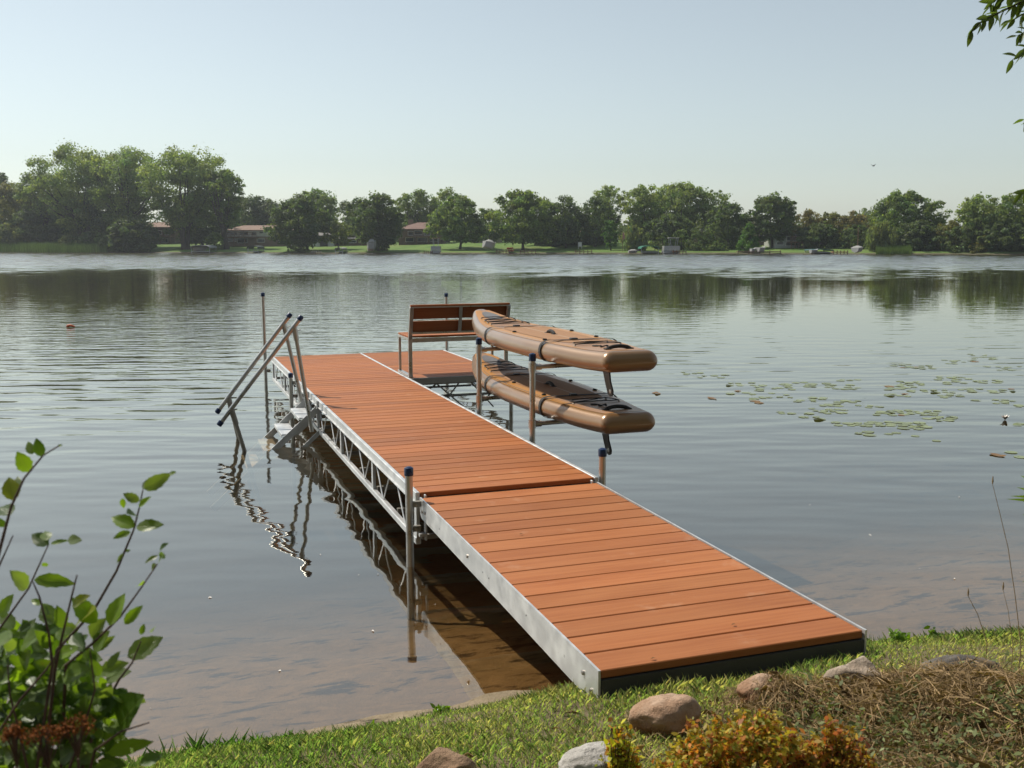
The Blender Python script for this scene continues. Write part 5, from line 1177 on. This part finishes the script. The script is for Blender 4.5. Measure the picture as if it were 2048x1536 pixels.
# ------------------------------------------------------------------ low orange and yellow shrub along the bottom edge
def low_shrub(label, cx_px, cy_px, b, hw, h, n, seed, shift=(1, 1, 1)):
    # dense twiggy dome
    r_ = np.random.default_rng(seed); c = P(cx_px, cy_px, b); g_ = float(gz(c[0], c[1])); t = thing('low_shrub', label, 'shrub', (c[0], c[1], g_-.02), 0, 'orange leaved low shrubs at the bottom edge')
    top = h; off = (c[0], c[1], g_-.02); st = MB(); pts = []
    for i in range(120):
        an = r_.uniform(0, 6.28); rr = math.sqrt(r_.uniform(0, 1)); e = np.array([hw*rr*math.cos(an), hw*.55*rr*math.sin(an), top*(1-.55*rr*rr)*r_.uniform(.75, 1.08)]); o = np.array([c[0], c[1], g_])
        p0, p1, p2 = o+e*[.35, .35, 0], o+e*[.7, .7, .6], o+e; st.tube([p0, p1, p2], [.0016, .0012, .0006], 5, False)
        m_ = n//120; f_ = r_.uniform(.55, 1.03, m_)[:, None]; pts.append(p0+(p2-p0)*f_+r_.normal(0, .008, (m_, 3)))
    st.build('stem', M['stem'], t, off); pts = np.concatenate(pts); u = r_.uniform(size=(len(pts), 1)); hgt = (pts[:, 2:3]-g_)/top
    col_ = np.where(u < .46, [[1.1, 1.15, 1.0]], np.where(u < .68, [[1.3, .70, .9]], np.where(u < .9, [[.7, 1.0, 1.0]], [[.7, .35, .7]])))*r_.uniform(.6, 1.3, (len(pts), 1))*np.array(shift)
    fast_mesh('foliage', small_leaves(len(pts), pts, .010, 1.), 6, M['spirea'], t, off, np.repeat(col_, 6, axis=0))
low_shrub('larger orange and yellow leaved shrub in front of the rounded boulder', 1475, 1560, 2.62, .27, .285, 6600, 41)
low_shrub('sparser rusty leaved shrub to the right at the bottom edge', 1665, 1575, 2.62, .15, .25, 2600, 42, (.95, .8, .9))
low_shrub('small yellow leaved shrub over the pale rock at the bottom edge', 1238, 1552, 2.72, .07, .24, 620, 43, (1.2, 1.5, .9))

# ------------------------------------------------------------------ tree at the right whose branch tips hang into the sky
TB = 4.3; tq = P(2760, 900, TB+.6); tb = np.array([tq[0], tq[1], float(gz(tq[0], tq[1]))-.1])
et = thing('overhanging_tree', 'tree at the right whose leafy branch tips hang into the top right of the sky', 'tree', tb)
tr_ = MB(); fork = P(2600, 120, TB+.5); tr_.tube([tb, (tb+fork)/2+np.array([.08, .05, 0]), fork, P(2650, -900, TB+.8)], [.17, .13, .10, .05], 12)
twigs = [[(2600,100),(2300,-90),(2090,-20),(2016,17),(1985,32),(1961,44),(1942,62)], [(2300,-100),(2080,-55),(2010,-8),(1985,3),(1979,16)], [(2420,40),(2130,-10),(2048,27),(2030,38),(2016,46)], [(2560,90),(2180,40),(2062,55),(2046,66),(2033,72)], [(2560,110),(2200,70),(2075,85),(2050,100),(2024,120)], [(2600,260),(2200,190),(2080,225),(2047,240)], [(2600,330),(2250,300),(2090,370),(2040,388)], [(2420,-60),(2150,-160),(2040,-60),(2026,-14)]]
el = Leaves()
for k, tw in enumerate(twigs):
    d0 = TB+.12*(k % 4); ps = [P(x, y, d0+.5*max(0, (x-2050)/600)) for x, y in tw]; tr_.tube(ps, list(np.linspace(.005 if k else .007, .0010, len(ps))), 6)
    seg = [(ps[i]+(ps[i+1]-ps[i])*f_, unit(ps[i+1]-ps[i])) for i in range(1, len(ps)-1) for f_ in np.linspace(0, .95, max(3, int(np.linalg.norm(ps[i+1]-ps[i])/.013)))]
    for j, (p_, d_) in enumerate(seg):
        for rep in range(1):
            sd_ = unit(np.cross(d_, FWD))*(1 if (j+rep) % 2 else -1); dr = unit(d_*.75+sd_*rng.uniform(.15, .8)+np.array([0, 0, -.45])+rng.normal(0, .25, 3)); L = rng.uniform(.045, .078)
            v = rng.uniform(.4, 1.25); el.add(p_, p_+dr*L, .36, unit(rng.normal(0, .6, 3)+np.array([0, 0, 1.])-FWD*.5), tint=(v, v*.97, v*.9), n=6, ser=False)
tr_.build('trunk', M['bark_dark'], et, tb); el.build('leaves', M['elm_leaf'], et, tb)
cc = P(2750, -500, TB+1.2); C, cen, out, ti = crown_points('round', 2.6, 2.0, 46, 70, 0., 77); cen = cen+cc-np.array([0, 0, 1.2])
keep_ = np.array([(c-CAM)@RGT/((c-CAM)@FWD)*F+1024 > 2130 or ((c-CAM)@UPV/((c-CAM)@FWD)*F > 860) for c in cen]); cen, out, ti = cen[keep_], out[keep_], ti[keep_]
vs, tt = leaf_quads(cen, .05, out, .6, ti); fast_mesh('crown', vs, 5, M['leaf_mid'], et, tb, tt)

# unseen tree belt added behind the viewer, raised to block sky fill
n = 46000; ang_ = rng.uniform(-1.9, 1.9, n); rr = rng.uniform(13, 19, n); dx = -np.cos(ang_)*rr; lx = np.sin(ang_)*rr*1.3
x = CAM[0]+HF[0]*dx+HR[0]*lx; y = CAM[1]+HF[1]*dx+HR[1]*lx; hh = 13.+1.8*np.sin(ang_*5)+1.2*np.sin(ang_*13+1)
keep = (dx < -4); x, y, hh = x[keep], y[keep], hh[keep]; n = len(x); cen = np.stack([x, y, .8+hh*rng.uniform(0, 1, n)**.9], 1)
vs, ti = leaf_quads(cen, .32, unit(rng.normal(0, 1, (n, 3))), .5, np.ones((n, 3))*rng.uniform(.6, 1.3, (n, 1)))
tag(fast_mesh('woodland', vs, 5, M['leaf_dark'], None, (0, 0, 0), ti), kind='stuff')

for x, y, z_, lb in ((1467, 1249, -.038, 'tiny pale leaf scrap on the second last ramp board'), (1306, 1317, -.04, 'tiny brown leaf scrap on the last ramp board'), (1042, 1068, -.03, 'tiny dark scrap on the upper ramp boards')):
    q_ = onz(x, y, DZ+z_+.004); mb = MB(); mb.add([(-.012, 0, 0), (0, .006, .003), (.014, .002, .001), (.002, -.006, .004)], [(0, 1, 2, 3)]); o = mb.build('leaf_scrap', M['pad_brown'], None, None, False); o.location = q_; tag(o, lb, 'leaf')

# ------------------------------------------------------------------ sky and sun
SUN = np.array([-.48, .68, 1.0]); SUN /= np.linalg.norm(SUN)
wd = bpy.data.worlds.new('World'); SC.world = wd; wd.use_nodes = True
nt = wd.node_tree; bg = nt.nodes['Background']
sk = nt.nodes.new('ShaderNodeTexSky'); sk.sky_type = 'NISHITA'; sk.sun_disc = False
sk.sun_elevation = math.asin(SUN[2]); sk.sun_rotation = math.atan2(SUN[0], SUN[1])
sk.altitude = 200; sk.air_density = 1.0; sk.dust_density = .8; sk.ozone_density = 1.2
hs = nt.nodes.new('ShaderNodeHueSaturation'); hs.inputs['Saturation'].default_value = .5; nt.links.new(sk.outputs[0], hs.inputs['Color'])
tn = nt.nodes.new('ShaderNodeMix'); tn.data_type = 'RGBA'; tn.blend_type = 'MULTIPLY'; tn.inputs[0].default_value = 1; tn.inputs[7].default_value = (.96, 1., .955, 1); nt.links.new(hs.outputs[0], tn.inputs[6])
nt.links.new(tn.outputs[2], bg.inputs[0]); bg.inputs[1].default_value = .10
sd = bpy.data.lights.new('sun', 'SUN'); so = bpy.data.objects.new('sun', sd); COL.objects.link(so)
sd.energy = 3.8; sd.angle = rad(.5); sd.color = (1., .93, .82)
so.rotation_euler = Vector(-SUN).to_track_quat('-Z', 'Y').to_euler(); so.location = (0, 0, 30)
SC.view_settings.view_transform = 'Standard'; SC.view_settings.look = 'None'; SC.view_settings.gamma = 1; SC.view_settings.use_curve_mapping = False
SC.view_settings.exposure = .27
SC.render.engine = 'CYCLES'; SC.cycles.use_denoising = True; SC.cycles.denoiser = 'OPENIMAGEDENOISE'
SC.cycles.max_bounces = 8; SC.cycles.transparent_max_bounces = 12; SC.cycles.caustics_reflective = False; SC.cycles.caustics_refractive = False
SC.cycles.sample_clamp_indirect = 6

# thin summer haze over the lake: one closed box of even air
hz = MB(); hz.box((0, 0, 11.5), (4400, 4400, 33.))
m, nt, out = mat('summer_haze'); pv = nt.nodes.new('ShaderNodeVolumePrincipled'); pv.inputs['Color'].default_value = (.86, .92, 1., 1); pv.inputs['Density'].default_value = .0003; pv.inputs['Anisotropy'].default_value = .3
nt.links.new(pv.outputs[0], out.inputs['Volume']); tag(hz.build('haze', m, None, None, False), kind='stuff')
SC.cycles.volume_bounces = 0
